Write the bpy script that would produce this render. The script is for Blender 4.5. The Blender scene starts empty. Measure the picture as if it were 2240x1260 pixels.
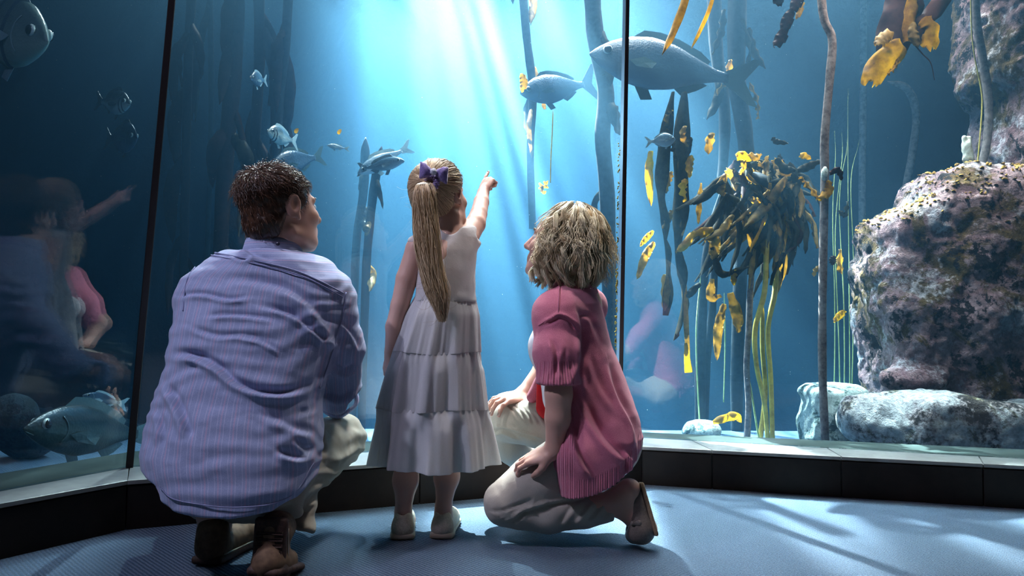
import bpy, math, random
import numpy as np
from mathutils import Vector, Matrix
random.seed(7); RNG = np.random.default_rng(7)
scene = bpy.context.scene
COL = scene.collection

# ------------------------------------------------------------------ camera
F = 1610.0; CAMZ = 0.65
CAM = np.array([0.0, 0.0, CAMZ])
PITCH = math.radians(2.67); ROLL = math.radians(0.3)
cam_d = bpy.data.cameras.new('camera'); cam_d.sensor_width = 36.0; cam_d.lens = F / 2240 * 36
cam_d.clip_start = 0.05; cam_d.clip_end = 100
cam_o = bpy.data.objects.new('camera', cam_d); COL.objects.link(cam_o)
_R = Matrix.Rotation(math.pi / 2 + PITCH, 3, 'X') @ Matrix.Rotation(ROLL, 3, 'Z')
cam_o.matrix_world = Matrix.Translation((0, 0, CAMZ)) @ _R.to_4x4()
scene.camera = cam_o
RN = np.array(_R)
def P(px, py, Y):
    """world point seen at a pixel of the photograph, at real distance Y in front of the camera"""
    d = RN @ np.array([(px - 1120) / F, (630 - py) / F, -1.0])
    return CAM + d * (Y / d[1])
def G(px, py, z=0.0):
    d = RN @ np.array([(px - 1120) / F, (630 - py) / F, -1.0])
    return CAM + d * ((z - CAMZ) / d[2])

# ------------------------------------------------------------------ view, world, lights
scene.view_settings.view_transform = 'Standard'; scene.view_settings.look = 'None'
scene.view_settings.gamma = 1.0; scene.view_settings.use_curve_mapping = False
scene.view_settings.exposure = 0.0
scene.cycles.use_denoising = True
scene.cycles.max_bounces = 6; scene.cycles.diffuse_bounces = 2; scene.cycles.glossy_bounces = 2
scene.cycles.transmission_bounces = 2; scene.cycles.volume_bounces = 1; scene.cycles.transparent_max_bounces = 12
scene.cycles.caustics_reflective = False; scene.cycles.caustics_refractive = False
scene.cycles.sample_clamp_indirect = 4.0
w = bpy.data.worlds.new('world'); scene.world = w; w.use_nodes = True
w.node_tree.nodes['Background'].inputs[0].default_value = (0.10, 0.16, 0.30, 1)
w.node_tree.nodes['Background'].inputs[1].default_value = 0.05

def aim(o, target):
    d = Vector(target) - o.location
    o.rotation_euler = d.to_track_quat('-Z', 'Y').to_euler()
def area_light(name, loc, target, size, size_y, power, color, spread=180):
    l = bpy.data.lights.new(name, 'AREA'); l.shape = 'RECTANGLE'; l.size = size; l.size_y = size_y
    l.energy = power; l.color = color; l.spread = math.radians(spread)
    o = bpy.data.objects.new(name, l); COL.objects.link(o); o.location = loc; aim(o, target)
    return o
def spot_light(name, loc, target, angle, blend, power, color, radius=0.05):
    l = bpy.data.lights.new(name, 'SPOT'); l.spot_size = math.radians(angle); l.spot_blend = blend
    l.energy = power; l.color = color; l.shadow_soft_size = radius
    o = bpy.data.objects.new(name, l); COL.objects.link(o); o.location = loc; aim(o, target)
    return o
def shaft_nodes(lo_, su, sv, lo, hi, base, seed=0.0, along=(0.0, 0.0, 0.65)):
    """rippled water over the lamp: the beam comes through in parallel bands that run towards the viewing room"""
    l = lo_.data; q = lo_.rotation_euler.to_matrix().transposed() @ (Vector(along) - lo_.location); an = math.atan2(q.x / -q.z, q.y / -q.z) if q.z < 0 else 0.0
    ca, sa = math.cos(an), math.sin(an)
    l.use_nodes = True; nt = l.node_tree; em = nt.nodes['Emission']
    tc = nt.nodes.new('ShaderNodeTexCoord'); sp = nt.nodes.new('ShaderNodeSeparateXYZ')
    nt.links.new(tc.outputs['Normal'], sp.inputs[0])
    def mth(op, a, b=None):
        m = nt.nodes.new('ShaderNodeMath'); m.operation = op
        for i, v in enumerate((a, b)):
            if v is None: continue
            if isinstance(v, (int, float)): m.inputs[i].default_value = v
            else: nt.links.new(v, m.inputs[i])
        return m.outputs[0]
    az = mth('MAXIMUM', mth('ABSOLUTE', sp.outputs[2]), 0.05)
    X_, Y_ = mth('DIVIDE', sp.outputs[0], az), mth('DIVIDE', sp.outputs[1], az)
    u = mth('MULTIPLY', mth('SUBTRACT', mth('MULTIPLY', X_, ca), mth('MULTIPLY', Y_, sa)), su)
    v = mth('MULTIPLY', mth('ADD', mth('MULTIPLY', X_, sa), mth('MULTIPLY', Y_, ca)), sv)
    cb = nt.nodes.new('ShaderNodeCombineXYZ')
    nt.links.new(u, cb.inputs[0]); nt.links.new(v, cb.inputs[1]); cb.inputs[2].default_value = seed
    no = nt.nodes.new('ShaderNodeTexNoise'); no.inputs['Scale'].default_value = 1.0; no.inputs['Detail'].default_value = 3.0
    nt.links.new(cb.outputs[0], no.inputs['Vector'])
    mr = nt.nodes.new('ShaderNodeMapRange'); mr.interpolation_type = 'SMOOTHSTEP'
    mr.inputs['From Min'].default_value = lo; mr.inputs['From Max'].default_value = hi
    mr.inputs['To Min'].default_value = base; mr.inputs['To Max'].default_value = 1.0
    nt.links.new(no.outputs[0], mr.inputs['Value']); nt.links.new(mr.outputs[0], em.inputs['Strength'])
LAMP = Vector((-1.8, 9.0, 9.35))
key = spot_light('tank_lamp', LAMP, (0.1, 2.7, 0.6), 42, 0.8, 13000, (1.0, 0.84, 0.74), 0.05)
shaft_nodes(key, 34.0, 5, 0.34, 0.68, 0.15, 5.0)
beam = spot_light('beam_lamp', LAMP, (0.48, 4.7, 0.2), 26, 1.0, 600000, (1.0, 0.80, 0.68), 0.05)
shaft_nodes(beam, 55.0, 2.5, 0.42, 0.60, 0.05, 8.0)
glow = area_light('surface_light', (0.95, 4.8, 4.3), (0.9, 4.2, 0.5), 3.0, 0.8, 520, (1.0, 0.82, 0.72), 65)
front = area_light('glass_top_lamp', (0.0, 3.6, 3.2), (-0.05, 2.5, 0.4), 1.9, 0.25, 95, (1.0, 0.93, 0.86), 130)
rocklamp = spot_light('rock_lamp', (1.75, 3.2, 3.1), (2.3, 3.7, 0.5), 84, 0.6, 420, (1.0, 0.78, 0.68), 0.15)
fill = area_light('room_fill', (-1.75, 0.8, 2.95), (-0.4, 2.1, 0.6), 0.22, 0.22, 17, (0.80, 0.70, 1.0))
down = spot_light('added_top_spot', (-2.2, 1.05, 2.85), (-0.80, 2.0, 0.85), 44, 1.0, 230, (0.84, 0.80, 1.0), 0.06)  # added spot without a fixture, brightens the man's shoulders over his lower back
down2 = spot_light('added_top_spot', (0.1, 2.15, 3.0), (0.02, 2.36, 0.9), 44, 1.0, 150, (1.0, 0.95, 0.95), 0.06)  # added overhead spot to brighten the raised arm and the woman's hair


# ------------------------------------------------------------------ object helpers
def tag(o, label=None, cat=None, group=None, kind=None):
    if label: o['label'] = label
    if cat: o['category'] = cat
    if group: o['group'] = group
    if kind: o['kind'] = kind
    return o
def thing(name, label, cat, loc=(0, 0, 0), group=None):
    o = bpy.data.objects.new(name, None); COL.objects.link(o); o.location = tuple(float(v) for v in loc)
    o.empty_display_size = 0.1
    return tag(o, label, cat, group)
def world_off(parent):
    off = np.zeros(3)
    while parent is not None:
        off += np.array(parent.location); parent = parent.parent
    return off
def mesh_obj(name, V, Fc, mat, parent=None, smooth=True, loc=None, attrs=None):
    """V are world positions; origin goes to the parent's origin (or loc)"""
    V = np.asarray(V, dtype=np.float64)
    off = world_off(parent)
    base = np.zeros(3) if loc is None else np.asarray(loc, float) - off
    me = bpy.data.meshes.new(name)
    Vl = V - off - base
    if isinstance(Fc, np.ndarray) and Fc.ndim == 2:
        n, k = Fc.shape
        me.vertices.add(len(Vl)); me.vertices.foreach_set('co', Vl.astype(np.float32).ravel())
        me.loops.add(n * k); me.loops.foreach_set('vertex_index', Fc.astype(np.int32).ravel())
        me.polygons.add(n); me.polygons.foreach_set('loop_start', np.arange(0, n * k, k, dtype=np.int32))
        me.update(calc_edges=True); me.validate()
    else:
        me.from_pydata([tuple(v) for v in Vl], [], [tuple(int(i) for i in f) for f in Fc]); me.update()
    if smooth:
        me.polygons.foreach_set('use_smooth', np.ones(len(me.polygons), dtype=bool))
    if attrs:
        for k_, vals in attrs.items():
            a = me.attributes.new(k_, 'FLOAT', 'POINT'); a.data.foreach_set('value', np.asarray(vals, np.float32))
    if mat is not None: me.materials.append(mat)
    o = bpy.data.objects.new(name, me); COL.objects.link(o)
    o.parent = parent; o.location = tuple(base)
    return o

# ------------------------------------------------------------------ numpy noise
_perm = RNG.random((32, 32, 32)).astype(np.float32) * 2 - 1
def vnoise(p, scale=1.0, seed=0.0):
    q = np.asarray(p, np.float32) * scale + np.float32(seed * 17.31)
    i = np.floor(q).astype(np.int32); f = q - i; f = f * f * (3 - 2 * f)
    r = 0
    for dx in (0, 1):
        wx = f[:, 0] if dx else 1 - f[:, 0]
        for dy in (0, 1):
            wy = f[:, 1] if dy else 1 - f[:, 1]
            for dz in (0, 1):
                wz = f[:, 2] if dz else 1 - f[:, 2]
                r = r + wx * wy * wz * _perm[(i[:, 0] + dx) & 31, (i[:, 1] + dy) & 31, (i[:, 2] + dz) & 31]
    return r
def fbm(p, scale=1.0, octv=4, seed=0.0, gain=0.5):
    r = 0; a = 1.0
    for k in range(octv):
        r = r + a * vnoise(p, scale * 2.03 ** k, seed + k * 1.7); a *= gain
    return r

# ------------------------------------------------------------------ signed-distance modelling
class Sdf:
    def __init__(s): s.ops = []
    def cone(s, a, b, ra, rb=None, k=0.02, neg=False):
        rb = ra if rb is None else rb
        s.ops.append(('c', np.array(a, np.float32), np.array(b, np.float32), float(ra), float(rb), k, neg)); return s
    def chain(s, pts, rs, k=0.02):
        for i in range(len(pts) - 1): s.cone(pts[i], pts[i + 1], rs[i], rs[i + 1], k)
        return s
    def ell(s, c, r, R=None, k=0.02, neg=False):
        R = np.eye(3, dtype=np.float32) if R is None else np.array(R, np.float32)
        s.ops.append(('e', np.array(c, np.float32), np.array(r, np.float32), R, None, k, neg)); return s
    def box(s, c, r, R=None, rnd=0.01, k=0.02, neg=False):
        R = np.eye(3, dtype=np.float32) if R is None else np.array(R, np.float32)
        s.ops.append(('b', np.array(c, np.float32), np.array(r, np.float32), R, rnd, k, neg)); return s
    def plane(s, c, n, k=0.004):     # keep the side the normal points away from
        n = np.array(n, np.float32); n = n / np.linalg.norm(n)
        s.ops.append(('p', np.array(c, np.float32), n, None, None, k, True)); return s
    def fn(s, f, k=0.004, neg=True):
        s.ops.append(('f', f, None, None, None, k, neg)); return s
    def __call__(s, p):
        D = None
        for op in s.ops:
            t = op[0]
            if t == 'c':
                a, b, ra, rb = op[1:5]; ba = b - a; l2 = float(ba @ ba) + 1e-12
                pa = p - a; h = np.clip(pa @ ba / l2, 0, 1)
                q = pa - h[:, None] * ba
                d = np.sqrt((q * q).sum(1)) - (ra + (rb - ra) * h)
            elif t == 'e':
                q = (p - op[1]) @ op[3]; r = op[2]
                k0 = np.sqrt(((q / r) ** 2).sum(1)); k1 = np.sqrt(((q / (r * r)) ** 2).sum(1)) + 1e-9
                d = k0 * (k0 - 1) / k1
                d = np.where(k0 < 1e-3, -float(r.min()), d)
            elif t == 'b':
                q = np.abs((p - op[1]) @ op[3]) - op[2] + op[4]
                d = np.sqrt((np.maximum(q, 0) ** 2).sum(1)) + np.minimum(q.max(1), 0) - op[4]
            elif t == 'p':
                d = -((p - op[1]) @ op[2])
            else:
                d = op[1](p)
            k = op[5]
            if D is None: D = d
            elif op[6]:
                d = -d
                h = np.clip(0.5 + 0.5 * (D - d) / k, 0, 1); D = d + (D - d) * h + k * h * (1 - h)
            else:
                h = np.clip(0.5 + 0.5 * (D - d) / k, 0, 1); D = D + (d - D) * h - k * h * (1 - h)
        return D
def skin_mesh(sdf, lo, hi, vox=0.005, newton=2):
    """surface nets over a sparse grid, then pulled exactly onto the surface"""
    lo = np.array(lo, np.float32); hi = np.array(hi, np.float32)
    B = 8
    nb = np.ceil((hi - lo) / (vox * B)).astype(int)
    n = nb * B + 1
    bx = np.stack(np.meshgrid(*[np.arange(m) for m in nb], indexing='ij'), -1).reshape(-1, 3)
    cen = lo + (bx + 0.5) * (vox * B)
    dc = sdf(cen.astype(np.float32))
    near = np.abs(dc) < vox * B * 1.15
    Fv = np.ones(n, np.float32)
    inside = bx[~near & (dc < 0)]
    for b in inside: Fv[b[0]*B:b[0]*B+B+1, b[1]*B:b[1]*B+B+1, b[2]*B:b[2]*B+B+1] = -1
    nbk = bx[near]
    g = np.stack(np.meshgrid(*[np.arange(B + 1)] * 3, indexing='ij'), -1).reshape(-1, 3)
    for s0 in range(0, len(nbk), 256):
        blk = nbk[s0:s0 + 256]
        idx = (blk[:, None, :] * B + g[None]).reshape(-1, 3)
        Fv[idx[:, 0], idx[:, 1], idx[:, 2]] = sdf((lo + idx * vox).astype(np.float32))
    S = Fv < 0
    nx, ny, nz = n
    # cells that straddle
    cnt = np.zeros((nx - 1, ny - 1, nz - 1), np.int8)
    for dx in (0, 1):
        for dy in (0, 1):
            for dz in (0, 1):
                cnt += S[dx:nx - 1 + dx, dy:ny - 1 + dy, dz:nz - 1 + dz]
    act = (cnt > 0) & (cnt < 8)
    ci = np.argwhere(act)
    idm = -np.ones(act.shape, np.int64); idm[act] = np.arange(len(ci))
    acc = np.zeros((len(ci), 3)); num = np.zeros(len(ci))
    corners = [(0,0,0),(1,0,0),(0,1,0),(1,1,0),(0,0,1),(1,0,1),(0,1,1),(1,1,1)]
    edges = [(0,1),(2,3),(4,5),(6,7),(0,2),(1,3),(4,6),(5,7),(0,4),(1,5),(2,6),(3,7)]
    vals = [Fv[ci[:,0]+c[0], ci[:,1]+c[1], ci[:,2]+c[2]] for c in corners]
    for a, b in edges:
        va, vb = vals[a], vals[b]; m = (va < 0) != (vb < 0)
        t = np.clip(va[m] / (va[m] - vb[m] + 1e-20), 0, 1)[:, None]
        pa = np.array(corners[a]); pb = np.array(corners[b])
        acc[m] += pa + (pb - pa) * t; num[m] += 1
    V = lo + (ci + acc / np.maximum(num, 1)[:, None]) * vox
    quads = []
    for ax in range(3):
        o1, o2 = [(1, 2), (2, 0), (0, 1)][ax]
        sl0 = [slice(None)] * 3; sl1 = [slice(None)] * 3
        sl0[ax] = slice(0, -1); sl1[ax] = slice(1, None)
        A_, B_ = S[tuple(sl0)], S[tuple(sl1)]
        ch = A_ != B_
        e = np.argwhere(ch); 
        ok = (e[:, o1] > 0) & (e[:, o2] > 0) & (e[:, o1] < n[o1] - 1) & (e[:, o2] < n[o2] - 1)
        e = e[ok]; fl = A_[e[:, 0], e[:, 1], e[:, 2]]
        def cid(d1, d2):
            c = e.copy(); c[:, o1] -= d1; c[:, o2] -= d2
            return idm[c[:, 0], c[:, 1], c[:, 2]]
        q = np.stack([cid(1, 1), cid(0, 1), cid(0, 0), cid(1, 0)], 1)
        q[~fl] = q[~fl][:, ::-1]
        quads.append(q)
    Q = np.concatenate(quads); Q = Q[(Q >= 0).all(1)]
    V = V.astype(np.float32)
    for _ in range(newton):
        f0 = sdf(V); h = vox * 0.25
        gr = np.stack([(sdf(V + np.eye(3, dtype=np.float32)[i] * h) - f0) / h for i in range(3)], 1)
        st = (f0 / np.maximum((gr * gr).sum(1), 0.25))
        V = V - (np.clip(st, -vox * .7, vox * .7)[:, None] * gr).astype(np.float32)
    h = vox * 0.5; f0 = sdf(V)
    gr = np.stack([(sdf(V + np.eye(3, dtype=np.float32)[i] * h) - f0) / h for i in range(3)], 1)
    N = gr / np.maximum(np.linalg.norm(gr, axis=1, keepdims=True), 1e-6)
    return V, Q, N
def rot(ax, deg): return np.array(Matrix.Rotation(math.radians(deg), 3, ax))
def frame(fwd, up=(0, 0, 1)):
    """columns x (right), y (forward), z (up)"""
    y = np.array(fwd, float); y /= np.linalg.norm(y)
    x = np.cross(y, np.array(up, float)); x /= np.linalg.norm(x)
    return np.stack([x, y, np.cross(x, y)], 1)
def spline(pts, n):
    """Catmull-Rom through pts"""
    p = np.asarray(pts, float); m = len(p)
    if m == 2:
        t = np.linspace(0, 1, n)[:, None]; return p[0] + (p[1] - p[0]) * t
    pp = np.vstack([2 * p[0] - p[1], p, 2 * p[-1] - p[-2]])
    u = np.linspace(0, m - 1 - 1e-9, n); i = u.astype(int); t = (u - i)[:, None]
    a, b, c, d = pp[i], pp[i + 1], pp[i + 2], pp[i + 3]
    return 0.5 * (2 * b + (c - a) * t + (2 * a - 5 * b + 4 * c - d) * t ** 2 + (3 * b - a - 3 * c + d) * t ** 3)
def tube(path, rad, sides=8, cap=True):
    path = np.asarray(path, float); n = len(path)
    rad = np.broadcast_to(np.asarray(rad, float), (n,))
    T = np.gradient(path, axis=0); T /= np.linalg.norm(T, axis=1, keepdims=True) + 1e-12
    ref = np.array([0.3, 1.0, 0.17]) if abs(T[0][1]) < 0.8 else np.array([1.0, 0.1, 0.2])
    A = np.cross(T, ref); A /= np.linalg.norm(A, axis=1, keepdims=True) + 1e-12
    Bn = np.cross(T, A)
    th = np.arange(sides) * 2 * math.pi / sides
    V = path[:, None] + rad[:, None, None] * (A[:, None] * np.cos(th)[None, :, None] + Bn[:, None] * np.sin(th)[None, :, None])
    V = V.reshape(-1, 3)
    i = np.arange(n - 1)[:, None] * sides; j = np.arange(sides)[None]; j2 = (j + 1) % sides
    Fq = np.stack([i + j, i + j2, i + sides + j2, i + sides + j], -1).reshape(-1, 4)
    if cap:
        V = np.vstack([V, path[0], path[-1]]); a, b = len(V) - 2, len(V) - 1
        c = []
        for s_ in range(0, sides):
            s2 = (s_ + 1) % sides
            c.append((a, s2, s_, a)); c.append((b, (n - 1) * sides + s_, (n - 1) * sides + s2, b))
        faces = [tuple(f) for f in Fq] + [f[:3] for f in c]
        return V, faces
    return V, Fq
def strands(paths, rad, sides=3, taper=0.25):
    """paths (N,S,3) -> one tube mesh per strand, all joined"""
    N_, S_, _ = paths.shape
    T = np.gradient(paths, axis=1); T /= np.linalg.norm(T, axis=2, keepdims=True) + 1e-9
    ref = RNG.normal(size=(N_, 1, 3)); A = np.cross(T, ref); A /= np.linalg.norm(A, axis=2, keepdims=True) + 1e-9
    Bn = np.cross(T, A)
    r = rad * (1 - (1 - taper) * np.linspace(0, 1, S_) ** 2)
    if np.ndim(rad) : r = np.asarray(rad)[:, None] * (1 - (1 - taper) * np.linspace(0, 1, S_) ** 2)[None]
    else: r = np.broadcast_to(r, (N_, S_))
    th = np.arange(sides) * 2 * math.pi / sides
    V = paths[:, :, None] + r[:, :, None, None] * (A[:, :, None] * np.cos(th)[None, None, :, None] + Bn[:, :, None] * np.sin(th)[None, None, :, None])
    b = (np.arange(N_) * S_ * sides)[:, None, None]; i = (np.arange(S_ - 1) * sides)[None, :, None]; j = np.arange(sides)[None, None]
    j2 = (j + 1) % sides
    Fq = np.stack([b + i + j, b + i + j2, b + i + sides + j2, b + i + sides + j], -1).reshape(-1, 4)
    rnd = np.repeat(RNG.random(N_), S_ * sides)
    return V.reshape(-1, 3), Fq, rnd
def boxmesh(c, r, R=None, bev=0.0):
    """bevelled box: centre, half sizes, rotation columns"""
    c = np.asarray(c, float); r = np.asarray(r, float); R = np.eye(3) if R is None else np.asarray(R)
    if bev <= 0:
        V = np.array([[x, y, z] for x in (-1, 1) for y in (-1, 1) for z in (-1, 1)], float) * r
        Fc = [(0,1,3,2),(4,6,7,5),(0,4,5,1),(2,3,7,6),(0,2,6,4),(1,5,7,3)]
        return c + V @ R.T, Fc
    V = []; 
    for x in (-1, 1):
        for y in (-1, 1):
            for z in (-1, 1):
                s = np.array([x, y, z])
                for ax in range(3):
                    p = s * r; q = p - s * bev; q[ax] = p[ax]; V.append(q)
    V = np.array(V)
    def vi(x, y, z, ax): return ((x * 2 + y) * 2 + z) * 3 + ax
    Fc = []
    for ax in range(3):
        for s in (0, 1):
            o = [(0,0),(1,0),(1,1),(0,1)]
            f = []
            for a, b in o:
                k = [0, 0, 0]; k[ax] = s; k[(ax+1)%3] = a; k[(ax+2)%3] = b; f.append(vi(*k, ax))
            Fc.append(tuple(f) if s else tuple(f[::-1]))
    for ax in range(3):                      # edges
        a1, a2 = (ax+1)%3, (ax+2)%3
        for s1 in (0, 1):
            for s2 in (0, 1):
                k0 = [0,0,0]; k0[a1] = s1; k0[a2] = s2; k1 = list(k0); k1[ax] = 1
                f = (vi(*k0,a1), vi(*k1,a1), vi(*k1,a2), vi(*k0,a2))
                Fc.append(f if (s1 == s2) else f[::-1])
    for x in (0,1):
        for y in (0,1):
            for z in (0,1):
                f = (vi(x,y,z,0), vi(x,y,z,1), vi(x,y,z,2)); Fc.append(f if (x+y+z) % 2 else f[::-1])
    return c + V @ R.T, Fc

# ------------------------------------------------------------------ materials
class NT:
    def __init__(s, name):
        s.m = bpy.data.materials.new(name); s.m.use_nodes = True; s.t = s.m.node_tree
        s.b = s.t.nodes['Principled BSDF']; s.out = s.t.nodes['Material Output']
    def n(s, typ, **kw):
        nd = s.t.nodes.new(typ)
        for k, v in kw.items(): setattr(nd, k, v)
        return nd
    def l(s, a, b): s.t.links.new(a, b)
    def set(s, **kw):
        nm = dict(rough='Roughness', col='Base Color', metal='Metallic', sss='Subsurface Weight', sheen='Sheen Weight',
                  spec='Specular IOR Level', coat='Coat Weight', trans='Transmission Weight', ior='IOR', alpha='Alpha')
        for k, v in kw.items():
            i = s.b.inputs[nm[k]]
            if hasattr(v, 'is_linked') or hasattr(v, 'links'): s.l(v, i)
            else: i.default_value = (*v, 1) if k == 'col' and len(v) == 3 else v
        return s
    def coord(s, kind='Object', scale=(1, 1, 1), rot_=(0, 0, 0)):
        tc = s.n('ShaderNodeTexCoord'); mp = s.n('ShaderNodeMapping')
        mp.inputs['Scale'].default_value = scale; mp.inputs['Rotation'].default_value = rot_
        s.l(tc.outputs[kind], mp.inputs[0]); return mp.outputs[0]
    def noise(s, vec, scale, detail=4, rough=0.55, dist=0.0):
        nd = s.n('ShaderNodeTexNoise'); nd.inputs['Scale'].default_value = scale; nd.inputs['Detail'].default_value = detail
        nd.inputs['Roughness'].default_value = rough; nd.inputs['Distortion'].default_value = dist
        s.l(vec, nd.inputs['Vector']); return nd.outputs[0]
    def ramp(s, fac, stops, interp='LINEAR'):
        nd = s.n('ShaderNodeValToRGB'); cr = nd.color_ramp; cr.interpolation = interp
        while len(cr.elements) < len(stops): cr.elements.new(0.5)
        for e, (p, c) in zip(cr.elements, stops): e.position = p; e.color = (*c, 1)
        s.l(fac, nd.inputs[0]); return nd.outputs[0]
    def mix(s, fac, a, b, mode='MIX'):
        nd = s.n('ShaderNodeMix', data_type='RGBA', blend_type=mode)
        for k, v in ((0, fac), (6, a), (7, b)):
            if hasattr(v, 'links'): s.l(v, nd.inputs[k])
            elif k == 0: nd.inputs[0].default_value = v
            else: nd.inputs[k].default_value = (*v, 1)
        return nd.outputs[2]
    def math(s, op, a, b=0.0, clamp=False):
        nd = s.n('ShaderNodeMath', operation=op, use_clamp=clamp)
        for k, v in ((0, a), (1, b)):
            if hasattr(v, 'links'): s.l(v, nd.inputs[k])
            else: nd.inputs[k].default_value = v
        return nd.outputs[0]
    def attr(s, name):
        nd = s.n('ShaderNodeAttribute', attribute_name=name); return nd.outputs['Fac']
    def bump(s, h, strength=0.3, dist=0.01):
        nd = s.n('ShaderNodeBump'); nd.inputs['Strength'].default_value = strength; nd.inputs['Distance'].default_value = dist
        s.l(h, nd.inputs['Height']); s.l(nd.outputs[0], s.b.inputs['Normal']); return s
    def translucent(s, col, fac):
        tr = s.n('ShaderNodeBsdfTranslucent'); mx = s.n('ShaderNodeMixShader'); mx.inputs[0].default_value = fac
        if hasattr(col, 'links'): s.l(col, tr.inputs[0])
        else: tr.inputs[0].default_value = (*col, 1)
        s.l(s.b.outputs[0], mx.inputs[1]); s.l(tr.outputs[0], mx.inputs[2]); s.l(mx.outputs[0], s.out.inputs['Surface'])
        return s

# ================================================================== the room and the tank shell
KZ = 0.153
K1, K2 = G(278, 1050, KZ), G(1404, 976, KZ)
K0 = K1 + (G(0, 1100, KZ) - K1) * 6.0; K3 = K2 + (G(2240, 1018, KZ) - K2) * 2.0
T1, T2 = G(283, 1022, KZ), G(1356, 955, KZ)
T0 = T1 + (G(0, 1075, KZ) - T1) * 6.0; T3 = T2 + (G(2240, 1004, KZ) - T2) * 2.0
def up(p, z): return np.array([p[0], p[1], z])
L1, L2 = G(290, 985, KZ), G(1352, 941, KZ)          # inner ledge
L0 = L1 + (T0 - T1); L3 = L2 + (G(2240, 981, KZ) - L2) * 2.0

m = NT('carpet'); v = m.coord('Object')
n1 = m.noise(v, 260, 2, 0.7); n2 = m.noise(v, 5, 3); 
c = m.ramp(n1, [(0.3, (0.010, 0.030, 0.058)), (0.5, (0.030, 0.085, 0.155)), (0.72, (0.14, 0.25, 0.36))])
c = m.mix(m.math('MULTIPLY', n2, 0.35), c, (0.02, 0.06, 0.13))
wv = m.n('ShaderNodeTexWave', wave_type='BANDS', bands_direction='DIAGONAL'); wv.inputs['Scale'].default_value = 42
wv.inputs['Distortion'].default_value = 1.2; wv.inputs['Detail'].default_value = 2; m.l(v, wv.inputs[0])
c = m.mix(0.30, c, wv.outputs[0], 'MULTIPLY')
m.set(col=c, rough=0.95, spec=0.15, sheen=0.3)
m.bump(m.math('ADD', m.math('MULTIPLY', n1, 1.0), m.math('MULTIPLY', wv.outputs[0], 0.6)), 0.9, 0.006)
M_carpet = m.m
m = NT('kerb_tile_dark'); v = m.coord('Object'); n = m.noise(v, 14, 6, 0.6)
m.set(col=m.ramp(n, [(0.3, (0.007, 0.0048, 0.004)), (0.7, (0.015, 0.010, 0.008))]), rough=0.55, spec=0.2)
m.bump(n, 0.1, 0.003); M_tile_dark = m.m
m = NT('sill_tile'); v = m.coord('Object'); n = m.noise(v, 22, 6, 0.6)
m.set(col=m.ramp(n, [(0.3, (0.16, 0.16, 0.15)), (0.7, (0.24, 0.24, 0.225))]), rough=0.42)
m.bump(n, 0.08, 0.002); M_tile_top = m.m
m = NT('joint_grout'); m.set(col=(0.16, 0.15, 0.14), rough=0.9); M_grout = m.m
m = NT('black_sealant'); m.set(col=(0.006, 0.004, 0.005), rough=0.5); M_black = m.m
m = NT('inner_ledge_render'); v = m.coord('Object'); n = m.noise(v, 8, 6)
m.set(col=m.ramp(n, [(0.3, (0.02, 0.028, 0.025)), (0.7, (0.035, 0.045, 0.04))]), rough=0.9, spec=0.05); M_ledge = m.m
m = NT('room_dark'); m.set(col=(0.03, 0.03, 0.035), rough=0.8); M_dark = m.m

fl = mesh_obj('floor', [(-5, -3, 0), (5, -3, 0), (5, 4.5, 0), (-5, 4.5, 0)], [(0, 1, 2, 3)], M_carpet, smooth=False)
tag(fl, 'blue ribbed carpet of the viewing room', None, None, 'structure')
for nm, q in (('wall_back_room', [(-5, -3, 0), (5, -3, 0), (5, -3, 3.2), (-5, -3, 3.2)]),
              ('wall_left_room', [(-2.75, -3, 0), (-2.75, 0.2, 0), (-2.75, 0.2, 3.2), (-2.75, -3, 3.2)]),
              ('wall_right_room', [(3.9, -3, 0), (3.9, 2.2, 0), (3.9, 2.2, 3.2), (3.9, -3, 3.2)])):
    o = mesh_obj(nm.replace('_room', ''), q, [(0, 1, 2, 3)], M_dark, smooth=False)
    tag(o, {'wall_back_room': 'dark wall behind the camera', 'wall_left_room': 'dark side wall left of camera', 'wall_right_room': 'dark side wall right of camera'}[nm], None, None, 'structure')

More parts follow.
